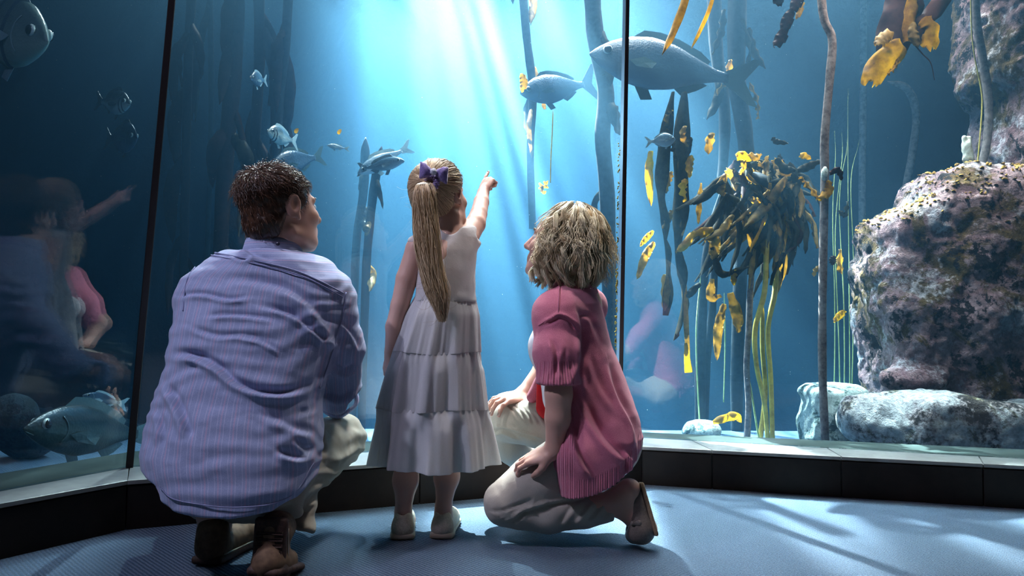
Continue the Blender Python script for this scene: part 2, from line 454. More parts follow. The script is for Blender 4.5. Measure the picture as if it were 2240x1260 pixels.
def kerb(name, label, A, B, TA, TB, anchors):
    """kerb wall of dark tiles with a pale sill tile on top; anchors = metres from A where joints fall"""
    A, B, TA, TB = (up(p, 0) for p in (A, B, TA, TB))
    L = np.linalg.norm(B - A); d = (B - A) / L; nrm = np.array([-d[1], d[0], 0])     # into the tank
    core = []
    for p in (A + nrm * .012, B + nrm * .012, TB, TA): core.append(up(p, 0.0))
    for p in (A + nrm * .012, B + nrm * .012, TB, TA): core.append(up(p, KZ - 0.006))
    o = mesh_obj(name, core, [(0, 1, 5, 4), (1, 2, 6, 5), (2, 3, 7, 6), (3, 0, 4, 7), (4, 5, 6, 7)], M_grout, smooth=False)
    tag(o, label, None, None, 'structure')
    s = sorted([0.0, L] + [a for a in anchors if 0.02 < a < L - 0.02])
    for a, b in zip(s[:-1], s[1:]):
        g = 0.0022
        a2, b2 = a + g, b - g
        R = np.stack([d, nrm, [0, 0, 1]], 1)
        V, Fc = boxmesh((A + d * (a2 + b2) / 2 + nrm * .006) + [0, 0, (KZ - 0.018) / 2], ((b2 - a2) / 2, .008, (KZ - 0.018) / 2), R, 0.0018)
        mesh_obj('face_tile', V, Fc, M_tile_dark, o, smooth=False)
        # sill tile: its back edge follows the glass line
        ta = TA + (TB - TA) * a2 / L; tb = TA + (TB - TA) * b2 / L
        fa, fb = A + d * a2 - nrm * .006, A + d * b2 - nrm * .006
        V = [up(p, z) for z in (KZ - 0.013, KZ - .0015) for p in (fa, fb, tb, ta)]
        V += [up(p + nrm * .002, KZ) for p in (fa, fb)] + [up(p, KZ) for p in (tb, ta)]
        mesh_obj('sill_tile', V, [(3, 2, 1, 0), (0, 1, 5, 4), (1, 2, 6, 5), (2, 3, 7, 6), (3, 0, 4, 7), (4, 5, 9, 8), (5, 6, 10, 9), (6, 7, 11, 10), (7, 4, 8, 11), (8, 9, 10, 11)], M_tile_top, o, smooth=False)
    return o
def dist_on(A, px, py): return float(np.linalg.norm((G(px, py, KZ) - A)[:2]))
Lr = dist_on(K2, 1556, 980); Lr2 = dist_on(K2, 1838, 996)
st = Lr2 - Lr
kerb('trim_1', 'dark tiled kerb with pale sill under the left glass panel', K0, K1, T0, T1, [np.linalg.norm(K1 - K0) - k * 0.6 for k in range(1, 6)])
kerb('trim_2', 'dark tiled kerb with pale sill under the middle glass panel', K1, K2, T1, T2, [dist_on(K1, 918, 1008) + k * 0.6 for k in (-1, 0, 1)])
kerb('trim_3', 'dark tiled kerb with pale sill under the right glass panel', K2, K3, T2, T3, [Lr + k * st for k in range(0, 8)])
# inner ledge behind the glass
for i, (a, b, c_, d_) in enumerate(((T0, T1, L1, L0), (T1, T2, L2, L1), (T2, T3, L3, L2))):
    q = [up(p, z) for z in (-0.6, KZ - 0.004) for p in (a, b, c_, d_)]
    o = mesh_obj('trim_%d' % (4 + i), q, [(0, 1, 5, 4), (1, 2, 6, 5), (2, 3, 7, 6), (3, 0, 4, 7), (4, 5, 6, 7)], M_ledge, smooth=False)
    tag(o, 'grey-green ledge inside the tank behind the %s pane' % ('left', 'middle', 'right')[i], None, None, 'structure')

# glass panels: leaning slightly as the photographed seams do
def lean_top(base, px_top, z=3.4):
    tp = P(px_top, 0, base[1]); return base + (tp - base) * ((z - base[2]) / (tp[2] - base[2]))
U1, U2 = lean_top(T1, 376), lean_top(T2, 1373)
U0 = T0 + (U1 - T1); U3 = T3 + (U2 - T2)
m = NT('acrylic_pane')
gl = m.n('ShaderNodeBsdfGlossy'); gl.inputs['Roughness'].default_value = 0.0; gl.inputs[0].default_value = (0.9, 0.95, 1, 1)
tr = m.n('ShaderNodeBsdfTransparent'); tr.inputs[0].default_value = (0.99, 0.995, 1, 1)
lw = m.n('ShaderNodeLayerWeight'); lw.inputs[0].default_value = 0.5
mx = m.n('ShaderNodeMixShader'); m.l(m.math('ADD', m.math('MULTIPLY', m.math('POWER', lw.outputs['Facing'], 5.0), 0.75), 0.035, True), mx.inputs[0]); m.l(tr.outputs[0], mx.inputs[1]); m.l(gl.outputs[0], mx.inputs[2])
m.l(mx.outputs[0], m.out.inputs['Surface']); M_glass = m.m
for i, (a, b, c_, d_) in enumerate(((T0, T1, U1, U0), (T1, T2, U2, U1), (T2, T3, U3, U2))):
    n_ = np.cross(b - a, d_ - a); n_ /= np.linalg.norm(n_)
    if n_[1] > 0 : n_ = -n_
    n_ = -n_ * 0.02
    a, b, c_, d_ = (np.array(q) + [0, 0, 0.0005] for q in (a, b, c_, d_))
    V = [a, b, c_, d_, a + n_, b + n_, c_ + n_, d_ + n_]
    o = mesh_obj('window_%d' % (i + 1), V, [(0, 1, 2, 3), (7, 6, 5, 4), (0, 4, 5, 1), (1, 5, 6, 2), (2, 6, 7, 3), (3, 7, 4, 0)], M_glass, smooth=False)
    tag(o, '%s acrylic viewing pane of the aquarium' % ('left', 'middle', 'right')[i], None, None, 'structure')
def seam(name, label, base, top, hw, edge=None):
    ax = (top - base); ln = np.linalg.norm(ax); ax /= ln
    y = np.array([base[0], base[1], 0]); y /= np.linalg.norm(y); x = np.cross(y, ax); x /= np.linalg.norm(x); y = np.cross(ax, x)
    R = np.stack([x, y, ax], 1)
    V, Fc = boxmesh((base + top) / 2 + y * .004, (hw, 0.022, ln / 2), R, 0.002)
    o = mesh_obj(name, V, Fc, M_black, smooth=False); tag(o, label, None, None, 'structure')
    if edge:
        V, Fc = boxmesh((base + top) / 2 - x * (hw + edge) + y * .012, (edge, 0.022, ln / 2), R, 0.001)
        e = mesh_obj('polished_edge', V, Fc, M_edge, o, smooth=False); e['label'] = 'polished acrylic edge beside the seam, painted pale for caught light'
    return o
m = NT('acrylic_caught_light'); m.set(col=(0.55, 0.72, 0.85), rough=0.25); m.translucent((0.6, 0.8, 0.95), 0.6); M_edge = m.m  # pale blue stands in for light refracted in the edge
seam('trim_7', 'black seam between the left and middle panes', T1, U1, 0.0115)
seam('trim_8', 'black seam between the middle and right panes', T2, U2, 0.0088, 0.0065)

# tank floor, back wall, water
m = NT('tank_rockwork'); v = m.coord('Object'); n = m.noise(v, 1.3, 8, 0.6)
m.set(col=m.ramp(n, [(0.3, (0.003, 0.012, 0.022)), (0.7, (0.008, 0.035, 0.055))]), rough=0.9); m.bump(n, 1.0, 0.3); M_tank = m.m
o = mesh_obj('tank_floor', [(-7, -1, -0.6), (7, -1, -0.6), (7, 9, -0.6), (-7, 9, -0.6)], [(0, 1, 2, 3)], M_tank, smooth=False)
tag(o, 'dim gravel floor of the tank behind the ledge', None, None, 'structure')
gx, gz = np.meshgrid(np.linspace(-7, 7, 90), np.linspace(-0.6, 4.8, 36), indexing='ij')
bw = np.stack([gx, 8.4 + 0 * gx, gz], -1).reshape(-1, 3); bw[:, 1] += 0.35 * fbm(bw, 0.9, 4, 5)
ii = np.arange(89 * 36).reshape(89, 36)[:, :35].ravel()
o = mesh_obj('wall_tank', bw, np.stack([ii, ii + 36, ii + 37, ii + 1], 1), M_tank)
tag(o, 'dim blue rock wall at the far side of the tank', None, None, 'structure')

wm = bpy.data.materials.new('sea_water'); wm.use_nodes = True; nt = wm.node_tree; nt.nodes.clear()
out = nt.nodes.new('ShaderNodeOutputMaterial'); sc_ = nt.nodes.new('ShaderNodeVolumeScatter'); ab = nt.nodes.new('ShaderNodeVolumeAbsorption'); ad = nt.nodes.new('ShaderNodeAddShader')
sc_.inputs['Color'].default_value = (0.27, 0.65, 1.0, 1); sc_.inputs['Density'].default_value = 0.074; sc_.inputs['Anisotropy'].default_value = 0.82
ab.inputs['Color'].default_value = (0.08, 0.57, 0.81, 1); ab.inputs['Density'].default_value = 0.33
nt.links.new(sc_.outputs[0], ad.inputs[0]); nt.links.new(ab.outputs[0], ad.inputs[1]); nt.links.new(ad.outputs[0], out.inputs['Volume'])
Ws = [T0, T1, T2, T3]; Wt = [U0, U1, U2, U3]
off = np.array([0, 0.03, 0])
def line_z(a, b, z): return a + (b - a) * ((z - a[2]) / (b[2] - a[2])) + off
ring = lambda z: [line_z(a, b, z) for a, b in zip(Ws, Wt)] + [np.array([6.9, 2.0, z]), np.array([6.9, 7.6, z]), np.array([-6.9, 7.6, z]), np.array([-6.9, float(T0[1]), z])]
V = ring(-0.59) + ring(3.35); nr = 8
Fc = [tuple(range(nr))[::-1], tuple(range(nr, 2 * nr))] + [(i, (i + 1) % nr, (i + 1) % nr + nr, i + nr) for i in range(nr)]
o = mesh_obj('water', V, Fc, wm, smooth=False)
tag(o, 'hazy blue sea water filling the tank', 'water', None, 'stuff')

# ================================================================== rocks
def rock_material(name, a, b, moss, white, dark, sc=1.0, white_amt=0.62):
    m = NT(name); v = m.coord('Object')
    n1 = m.noise(v, 3.5 * sc, 8, 0.68); n2 = m.noise(v, 9 * sc, 8, 0.75, 0.4); n3 = m.noise(v, 2.2 * sc, 10, 0.75, 0.8); n4 = m.noise(v, 38 * sc, 4, 0.7)
    c = m.mix(m.ramp(n2, [(0.4, (0, 0, 0)), (0.6, (1, 1, 1))]), a, b)
    c = m.mix(m.ramp(n3, [(0.485, (0, 0, 0)), (0.53, (1, 1, 1))]), c, moss)
    c = m.mix(m.ramp(m.math('ADD', n1, m.math('MULTIPLY', n4, 0.25)), [(white_amt, (0, 0, 0)), (white_amt + 0.08, (1, 1, 1))]), c, white)
    c = m.mix(m.ramp(m.math('ADD', n1, m.math('MULTIPLY', n4, 0.3)), [(0.575, (1, 1, 1)), (0.61, (0, 0, 0))]), c, dark)
    c = m.mix(m.ramp(n4, [(0.35, (0.55, 0.55, 0.55)), (0.65, (0, 0, 0))]), c, dark)
    m.set(col=c, rough=0.9, spec=0.2)
    m.bump(m.math('ADD', m.math('ADD', n2, m.math('MULTIPLY', n4, 0.5)), m.math('MULTIPLY', m.noise(v, 120, 3), 0.25)), 1.0, 0.03)
    return m.m
M_rock = rock_material('crusted_rock', (0.34, 0.17, 0.17), (0.52, 0.33, 0.32), (0.17, 0.095, 0.025), (0.70, 0.62, 0.62), (0.022, 0.013, 0.012), 1.0, 0.68)
M_rock_base = rock_material('mossy_base_rock', (0.36, 0.29, 0.28), (0.50, 0.44, 0.43), (0.14, 0.11, 0.03), (0.68, 0.68, 0.66), (0.045, 0.035, 0.03), 1.0, 0.58)
M_rock_pale = rock_material('pale_green_rock', (0.42, 0.58, 0.50), (0.55, 0.68, 0.60), (0.25, 0.34, 0.24), (0.8, 0.88, 0.8), (0.10, 0.14, 0.12), 2.0, 0.55)
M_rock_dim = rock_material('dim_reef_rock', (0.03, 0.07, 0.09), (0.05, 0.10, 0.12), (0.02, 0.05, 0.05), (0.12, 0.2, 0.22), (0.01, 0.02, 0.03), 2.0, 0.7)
m = NT('orange_crust'); v = m.coord('Object'); n = m.noise(v, 40, 4, 0.7)
m.set(col=m.ramp(n, [(0.35, (0.10, 0.05, 0.01)), (0.5, (0.55, 0.28, 0.04)), (0.7, (0.75, 0.55, 0.12))]), rough=0.85); m.bump(n, 1.0, 0.01); M_crust = m.m

def rock(name, label, cat, Y, parts, mat, vox, amp=0.03, cracks=(), base_px=None, seed=0, floor_z=-0.6, depth=None):
    """parts: (px, py, half_w_px, half_h_px, depth_m, tilt_deg, dY, kind)"""
    s = Sdf(); lo = np.full(3, 1e9); hi = -lo
    for (px, py, hw, hh, dp, tilt, dY, kind) in parts:
        c = P(px, py, Y + dY); k_ = (Y + dY) / F; r = np.array([hw * k_, dp, hh * k_])
        R = rot('Y', -tilt) @ rot('Z', (seed * 7) % 10 - 5)
        (s.box(c, r, R, 0.35 * min(r), 0.10) if kind == 'b' else s.ell(c, r, R, 0.10))
        q = np.max(np.abs(R) @ r) + 0.12; lo = np.minimum(lo, c - q); hi = np.maximum(hi, c + q)
    def disp(p):
        d = amp * fbm(p, 4.5, 3, seed) + amp * .45 * np.abs(vnoise(p, 14, seed + 3)) + amp * .25 * vnoise(p, 33, seed + 5)
        return d
    core = s
    cr = Sdf()
    for path, r_ in cracks:
        pts = [P(*q) for q in path]
        cr.chain(pts, [r_] * len(pts), 0.004)
    def total(p):
        d = core(p) + disp(p)
        if cr.ops: 
            c_ = -cr(p); k = 0.012; h = np.clip(0.5 + 0.5 * (c_ - d) / k, 0, 1); d = d + (c_ - d) * h + k * h * (1 - h)
        return d
    V, Q, N = skin_mesh(total, lo, hi, vox, 1)
    c = V.mean(0); base = (c[0], c[1], V[:, 2].min())
    o = mesh_obj(name, V, Q, mat, None, True, base); tag(o, label, cat)
    return o
boulder = rock('boulder', 'big crusted pinkish brown boulder rising at the right behind the glass', 'rock', 3.82, [
    (2140, 520, 122, 135, .30, -6, 0.20, 'b'), (2235, 565, 165, 172, .36, 0, 0.16, 'b'), (2040, 640, 135, 105, .28, 12, 0.12, 'b'),
    (2080, 760, 165, 130, .30, 4, 0.12, 'b'), (2030, 530, 100, 95, .30, 35, 0.14, 'b'), (2200, 790, 160, 130, .32, 0, 0.1, 'b'), (1985, 560, 55, 75, .16, 40, 0.15, 'e'),
    (1995, 832, 66, 26, .10, 0, -0.16, 'e'), (2085, 465, 68, 66, .22, 0, 0.14, 'b')], M_rock, 0.011, 0.030,
    [([(2010, 752, 3.57), (2060, 757, 3.54), (2120, 790, 3.52), (2170, 815, 3.5), (2240, 818, 3.5)], 0.011),
     ([(2130, 780, 3.56), (2160, 800, 3.52), (2190, 838, 3.5)], 0.009),
     ([(1940, 716, 3.57), (1985, 705, 3.5), (2040, 700, 3.5)], 0.022),
     ([(2110, 475, 3.57), (2170, 470, 3.55), (2240, 462, 3.53)], 0.018),
     ([(1990, 480, 3.62), (2015, 560, 3.58), (2020, 600, 3.57)], 0.012)], seed=2)
rock('reef_rock', 'pink and white encrusted rock wall in the top right corner', 'rock', 4.1, [
    (2250, 60, 112, 150, .35, 0, 0.3, 'b'), (2255, 230, 82, 130, .3, 0, 0.3, 'b'), (2290, 350, 105, 120, .3, 0, 0.25, 'b'), (2220, -40, 90, 90, .3, 0, .3, 'e')], M_rock, 0.014, 0.035,
    [([(2205, 270, 3.8), (2240, 300, 3.75)], 0.012)], seed=5)
rock('base_rock', 'white and moss-green crusted rock slab under the big boulder', 'rock', 3.30, [
    (2010, 930, 150, 62, .20, 3, 0.22, 'e'), (2150, 935, 180, 60, .22, -3, 0.2, 'b'), (1930, 920, 90, 62, .16, -14, 0.25, 'e'), (2270, 960, 120, 60, .2, 0, 0.15, 'b')], M_rock_base, 0.010, 0.020,
    [([(1995, 905, 3.22), (2070, 905, 3.12), (2120, 925, 3.08), (2165, 960, 3.05)], 0.007), ([(2160, 895, 3.1), (2240, 905, 3.05)], 0.014)], seed=3)
rock('pale_rock', 'small pale green rock behind the tall kelp stem at the slab', 'rock', 3.75, [
    (1822, 905, 62, 62, .13, 0, 0.1, 'b'), (1790, 940, 40, 50, .1, 0, 0.1, 'e')], M_rock_pale, 0.010, 0.018, seed=8)
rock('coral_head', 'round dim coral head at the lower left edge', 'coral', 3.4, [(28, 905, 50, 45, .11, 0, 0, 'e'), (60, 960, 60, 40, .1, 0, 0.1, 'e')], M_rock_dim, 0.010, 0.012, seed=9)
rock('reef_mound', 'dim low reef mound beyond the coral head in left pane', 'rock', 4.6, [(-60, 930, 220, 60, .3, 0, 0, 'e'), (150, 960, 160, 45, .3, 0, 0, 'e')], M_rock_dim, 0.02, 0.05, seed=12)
rock('low_stone', 'low rounded stone lying at the foot of the dark kelp stems', 'rock', 4.2, [(1535, 940, 42, 26, .1, 0, 0, 'e')], M_rock_pale, 0.010, 0.014, seed=14)
# white sponge on the boulder's top
def sponge():
    a = P(2122, 378, 3.98); k = 4.05 / F
    s = Sdf().chain([a, a + [-3*k, 0, 32*k], a + [-6*k, 0, 60*k]], [9*k, 10*k, 10*k], .01)
    s.chain([a + [-9*k, 0, 50*k], a + [-11*k, 0, 78*k]], [6*k, 4.5*k], .008).chain([a + [-1*k, 0, 50*k], a + [-1*k, 0, 76*k]], [6*k, 4.5*k], .008)
    f = lambda p: s(p) + 0.003 * vnoise(p, 60)
    V, Q, N = skin_mesh(f, a - [.08, .08, .05], a + [.08, .08, .24], 0.004, 1)
    m = NT('white_sponge'); v = m.coord('Object'); n = m.noise(v, 60, 4)
    m.set(col=m.ramp(n, [(0.3, (0.55, 0.50, 0.32)), (0.6, (0.85, 0.83, 0.68))]), rough=0.8); m.bump(n, .5, .004)
    tag(mesh_obj('sponge', V, Q, m.m, None, True, a), 'white two-tipped tube sponge standing on top of the boulder', 'sponge')
sponge()
# orange crust growing along the boulder's crown: tufts placed on its real surface
def crust():
    me = boulder.data; n = len(me.vertices)
    co = np.zeros(n * 3, np.float32); me.vertices.foreach_get('co', co); co = co.reshape(-1, 3) + np.array(boulder.location)
    no = np.zeros(n * 3, np.float32); me.vertices.foreach_get('normal', no); no = no.reshape(-1, 3)
    ok = (no[:, 2] > 0.25) & (co[:, 2] > 1.15) & (co[:, 1] < 4.1)
    idx = np.flatnonzero(ok); idx = RNG.choice(idx, min(420, len(idx)), replace=False)
    Vs, Fs = [], []; b = 0
    for i in idx:
        c = co[i]; h = 0.006 + 0.012 * random.random(); rr = 0.005 + 0.008 * random.random()
        d = no[i] + RNG.normal(size=3) * .35; d /= np.linalg.norm(d)
        ring = [c + rr * (np.array([math.cos(t), math.sin(t), 0])) for t in (0, 1.05, 2.1, 3.15, 4.2, 5.25)]
        mid = [c + d * h * .7 + 0.7 * rr * (np.array([math.cos(t + .3), math.sin(t + .3), 0])) for t in (0, 1.05, 2.1, 3.15, 4.2, 5.25)]
        Vs += ring + mid + [c + d * h]
        for k in range(6):
            k2 = (k + 1) % 6; Fs += [(b + k, b + k2, b + 6 + k2, b + 6 + k), (b + 6 + k, b + 6 + k2, b + 12)]
        b += 13
    o = mesh_obj('orange_crust', Vs, Fs, M_crust, boulder); o['label'] = 'orange encrusting growth along the boulder crown'; o['kind'] = 'stuff'
crust()

# ================================================================== kelp
def kelp_mat(name, c1, c2, tr, trf=0.5, sc=18, spec=0.15):
    m = NT(name); v = m.coord('Object'); n = m.noise(v, sc, 5, 0.65)
    col = m.ramp(n, [(0.35, c1), (0.65, c2)]); m.set(col=col, rough=0.6, spec=spec); m.bump(n, 0.4, 0.004)
    tc = m.ramp(n, [(0.3, tuple(x * .45 for x in tr)), (0.6, tr)])
    return m.translucent(tc, trf).m
M_gold = kelp_mat('golden_blade', (0.20, 0.09, 0.015), (0.60, 0.32, 0.04), (1.0, 0.66, 0.05), 0.78, 14)
M_amber = kelp_mat('amber_blade', (0.09, 0.055, 0.018), (0.32, 0.20, 0.06), (0.75, 0.50, 0.13), 0.55)
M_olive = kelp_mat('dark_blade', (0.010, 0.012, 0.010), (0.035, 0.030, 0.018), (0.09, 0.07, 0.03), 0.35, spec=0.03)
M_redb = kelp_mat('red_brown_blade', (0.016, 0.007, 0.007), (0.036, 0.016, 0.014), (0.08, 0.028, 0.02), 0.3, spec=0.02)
def stem_mat(name, c1, c2, sc=30):
    m = NT(name); v = m.coord('Object'); n = m.noise(v, sc, 5, 0.7)
    m.set(col=m.ramp(n, [(0.35, c1), (0.6, c2)]), rough=0.8, spec=0.1); m.bump(n, 0.5, 0.005); return m.m
M_st_grey = stem_mat('speckled_stem', (0.09, 0.065, 0.06), (0.24, 0.19, 0.17))
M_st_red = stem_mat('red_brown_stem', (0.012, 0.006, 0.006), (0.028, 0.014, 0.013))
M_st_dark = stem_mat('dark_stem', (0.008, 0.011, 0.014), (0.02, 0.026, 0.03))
M_st_yel = stem_mat('yellow_stem', (0.32, 0.22, 0.04), (0.62, 0.46, 0.10), 12)
M_st_green = stem_mat('green_thread', (0.25, 0.36, 0.12), (0.5, 0.62, 0.28), 12)

def stem(parent, path, r0, r1, mat, name='stem', sides=10, n=40, wob=0.0, sd=0):
    pts = spline([P(*q) for q in path], n)
    if wob: pts[:, 0] += wob * np.sin(np.linspace(0, 9, n) + sd); pts[:, 1] += wob * np.cos(np.linspace(0, 7, n) + sd * 2)
    rad = np.linspace(r0, r1, n) * (1 + 0.10 * vnoise(pts, 9, sd))
    if path[0][1] > 100: rad[:6] *= np.array([.08, .35, .6, .8, .92, .97])
    V, Fc = tube(pts, rad, sides)
    return mesh_obj(name, V, Fc, mat, parent)
def blade(parent, pts, w, mat, twist=0.0, ruffle=0.012, face=None, taper='leaf', n=16, cross=6, thick=0.0016, roll0=0.0, tear=0.0, name='blade'):
    """a kelp blade along world points: a thin closed leaf with a curved section and wavy edges"""
    c = spline(pts, n); T = np.gradient(c, axis=0); T /= np.linalg.norm(T, axis=1, keepdims=True) + 1e-9
    f = np.array([0.15, -1, 0.1]) if face is None else np.array(face, float)
    A = np.cross(T, f); A /= np.linalg.norm(A, axis=1, keepdims=True) + 1e-9; Bn = np.cross(T, A)
    t = np.linspace(0, 1, n); ang = roll0 + twist * t
    S = A * np.cos(ang)[:, None] + Bn * np.sin(ang)[:, None]; Nn = np.cross(S, T)
    if taper == 'leaf': pr = np.sin(np.clip(t * 0.93 + 0.07, 0, 1) * math.pi) ** 0.55
    elif taper == 'strap': pr = np.minimum(1, t * 6 + .25) * (1 - 0.45 * t ** 6)
    else: pr = 0.35 + 0.65 * t                      # widening, torn end
    u = np.linspace(-1, 1, cross); ph = random.random() * 6; fr = random.uniform(2.5, 4.5)
    wv = ruffle * np.sin(2 * math.pi * fr * t[:, None] + ph + u[None] * 1.3) * (u[None] ** 2)
    curl = -0.25 * w * (u[None] ** 2)
    mid = c[:, None] + S[:, None] * (u[None, :, None] * (w * .5 * pr)[:, None, None]) + Nn[:, None] * (wv + curl)[:, :, None]
    if tear:
        mid[-1] += T[-1] * (tear * RNG.uniform(-1, .6, cross))[:, None]; mid[-2] += T[-1] * (tear * .3 * RNG.uniform(-1, .6, cross))[:, None]
    top = mid + Nn[:, None] * thick * .5; bot = mid - Nn[:, None] * thick * .5
    V = np.concatenate([top.reshape(-1, 3), bot.reshape(-1, 3)]); nv = n * cross; Fs = []
    for i in range(n - 1):
        for j in range(cross - 1):
            a = i * cross + j; Fs.append((a, a + 1, a + cross + 1, a + cross)); a += nv; Fs.append((a, a + cross, a + cross + 1, a + 1))
        for j, s_ in ((0, 1), (cross - 1, -1)):
            a = i * cross + j; q = (a, a + cross, a + cross + nv, a + nv); Fs.append(q if s_ > 0 else q[::-1])
    return mesh_obj(name, V, np.array(Fs), mat, parent)
def kelp(name, label, Y, foot_px, group=None):
    return thing(name, label, 'kelp', P(foot_px[0], foot_px[1], Y), group)
def pb(pp, Y): return [P(x, y, Y + (q[0] if q else 0)) for x, y, *q in pp]

# --- tall stem before the pale rock
k = kelp('kelp', 'tall bare grey-brown kelp stem rising in front of the pale green rock', 3.5, (1804, 958))
stem(k, [(1792, -260, 3.5), (1798, 10, 3.5), (1820, 85, 3.5), (1815, 170, 3.5), (1804, 300, 3.5), (1804, 400, 3.5), (1800, 600, 3.5), (1799, 800, 3.5), (1805, 965, 3.5)], .021, .0185, M_st_grey, n=60)
blade(k, pb([(1815, 395), (1812, 418), (1785, 434)], 3.47), .045, M_gold, 0.8)
blade(k, pb([(1790, 430), (1765, 400), (1752, 385)], 3.47), .03, M_amber, 1.2)
blade(k, pb([(1815, 380), (1835, 372), (1842, 395)], 3.5), .03, M_redb, .5)
V, Fc = tube(spline([P(1805, 365, 3.478), P(1803, 385, 3.474), P(1804, 395, 3.478)], 8), [.006, .014, .016, .015, .014, .013, .011, .005], 8)
mesh_obj('barnacle_crust', V, Fc, M_rock_pale, k)
# --- stem beside the right rock wall
k = kelp('kelp', 'thick curving kelp stem standing behind the boulder beside the sponge', 4.3, (2146, 400))
stem(k, [(2124, -220, 4.28), (2134, 20, 4.28), (2150, 130, 4.28), (2162, 220, 4.28), (2160, 300, 4.28), (2148, 370, 4.28), (2142, 470, 4.28)], .024, .024, M_st_grey, n=50)
stem(k, [(2122, -220, 4.24), (2124, 20, 4.24), (2130, 110, 4.24), (2146, 195, 4.24), (2148, 240, 4.24), (2141, 330, 4.24), (2136, 372, 4.24)], .004, .004, M_st_yel, 'side_thread', 6)
# --- golden fronds hanging at the top right
k = kelp('kelp_frond', 'large golden glowing kelp frond hanging from above at upper right', 3.6, (1960, -40))
blade(k, pb([(2010, -60), (1988, 0), (1965, 60), (1945, 120)], 3.6), .185, M_redb, 0.5, 0.02, taper='strap', n=18, cross=9)
blade(k, pb([(1998, -50), (1998, 0), (1990, 50), (1985, 90)], 3.56), .06, M_gold, 0.5, 0.012, taper='strap')
blade(k, pb([(1968, 84), (1960, 110), (1930, 135), (1912, 165), (1904, 182)], 3.55), .115, M_gold, 0.35, 0.014, taper='strap', n=18, cross=9, tear=.03)
blade(k, pb([(1955, 70), (1932, 80), (1918, 96)], 3.52), .065, M_amber, .9, .01, taper='strap', tear=.015)
blade(k, pb([(1966, 125), (1958, 145), (1941, 162)], 3.55), .018, M_gold, 1.2)
blade(k, pb([(2085, -40), (2050, 15), (2012, 50), (1997, 95)], 3.6), .085, M_redb, .8, .015, taper='strap', n=18)
blade(k, pb([(2025, 35), (2040, 60), (2038, 108)], 3.58), .10, M_gold, .2, .010, taper='strap', cross=8, tear=.03)
blade(k, pb([(2002, 48), (1998, 75), (2008, 104)], 3.54), .05, M_amber, 1.2, .01)
stem(k, [(1996, 92, 3.56), (2018, 118, 3.56), (2036, 138, 3.56), (2044, 175, 3.56)], .004, .001, M_st_red, 'tendril', 6, 16)

# --- bundle of yellow and speckled stems, with the leafy crown above
k = kelp('kelp', 'pair of bright yellow kelp stems bending together under the leafy crown', 4.0, (1690, 955))
stem(k, [(1712, 490, 4.0), (1700, 560, 4.0), (1695, 640, 4.0), (1680, 720, 4.0), (1686, 830, 4.0), (1690, 965, 4.0)], .016, .013, M_st_yel)
stem(k, [(1680, 480, 3.95), (1676, 560, 3.95), (1672, 640, 3.95), (1652, 720, 3.95), (1655, 800, 3.95), (1672, 880, 3.95), (1680, 965, 3.95)], .015, .012, M_st_yel)
stem(k, [(1668, 660, 4.03), (1668, 760, 4.03), (1674, 860, 4.03), (1662, 965, 4.03)], .012, .014, M_st_yel)
stem(k, [(1640, 830, 4.0), (1655, 930, 4.0), (1662, 965, 4.0)], .004, .005, M_st_green, 'side_thread', 6)
blade(k, pb([(1712, 520), (1704, 560), (1693, 600)], 3.97), .05, M_gold, .4)
blade(k, pb([(1676, 500), (1675, 530), (1674, 560)], 3.94), .05, M_gold, .2)
k = kelp('kelp', 'speckled grey kelp stem left of the yellow stems', 3.98, (1635, 955))
stem(k, [(1648, 560, 4.0), (1641, 640, 4.0), (1638, 720, 4.0), (1633, 800, 4.0), (1637, 880, 4.0), (1634, 965, 4.0)], .016, .017, M_st_grey)
k = kelp('kelp', 'broad dark kelp trunk rising from the top edge to the leafy crown', 4.5, (1618, 958))
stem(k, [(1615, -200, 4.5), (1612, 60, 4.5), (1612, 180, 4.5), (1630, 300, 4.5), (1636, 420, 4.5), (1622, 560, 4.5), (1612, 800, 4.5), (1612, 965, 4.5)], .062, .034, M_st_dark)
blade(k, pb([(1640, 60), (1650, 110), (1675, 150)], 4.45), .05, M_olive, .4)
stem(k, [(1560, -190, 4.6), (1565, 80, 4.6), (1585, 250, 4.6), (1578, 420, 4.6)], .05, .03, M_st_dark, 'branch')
for (x0, y0, x1, y1, w_) in ((1585, 20, 1560, 120, .05), (1625, 40, 1640, 150, .04), (1600, 130, 1570, 210, .05), (1580, 170, 1545, 260, .06), (1640, 180, 1660, 260, .03)):
    blade(k, pb([(x0, y0), ((x0 + x1) / 2 + 8, (y0 + y1) / 2), (x1, y1)], 4.42), w_, random.choice([M_olive, M_amber]), random.uniform(-1, 1))

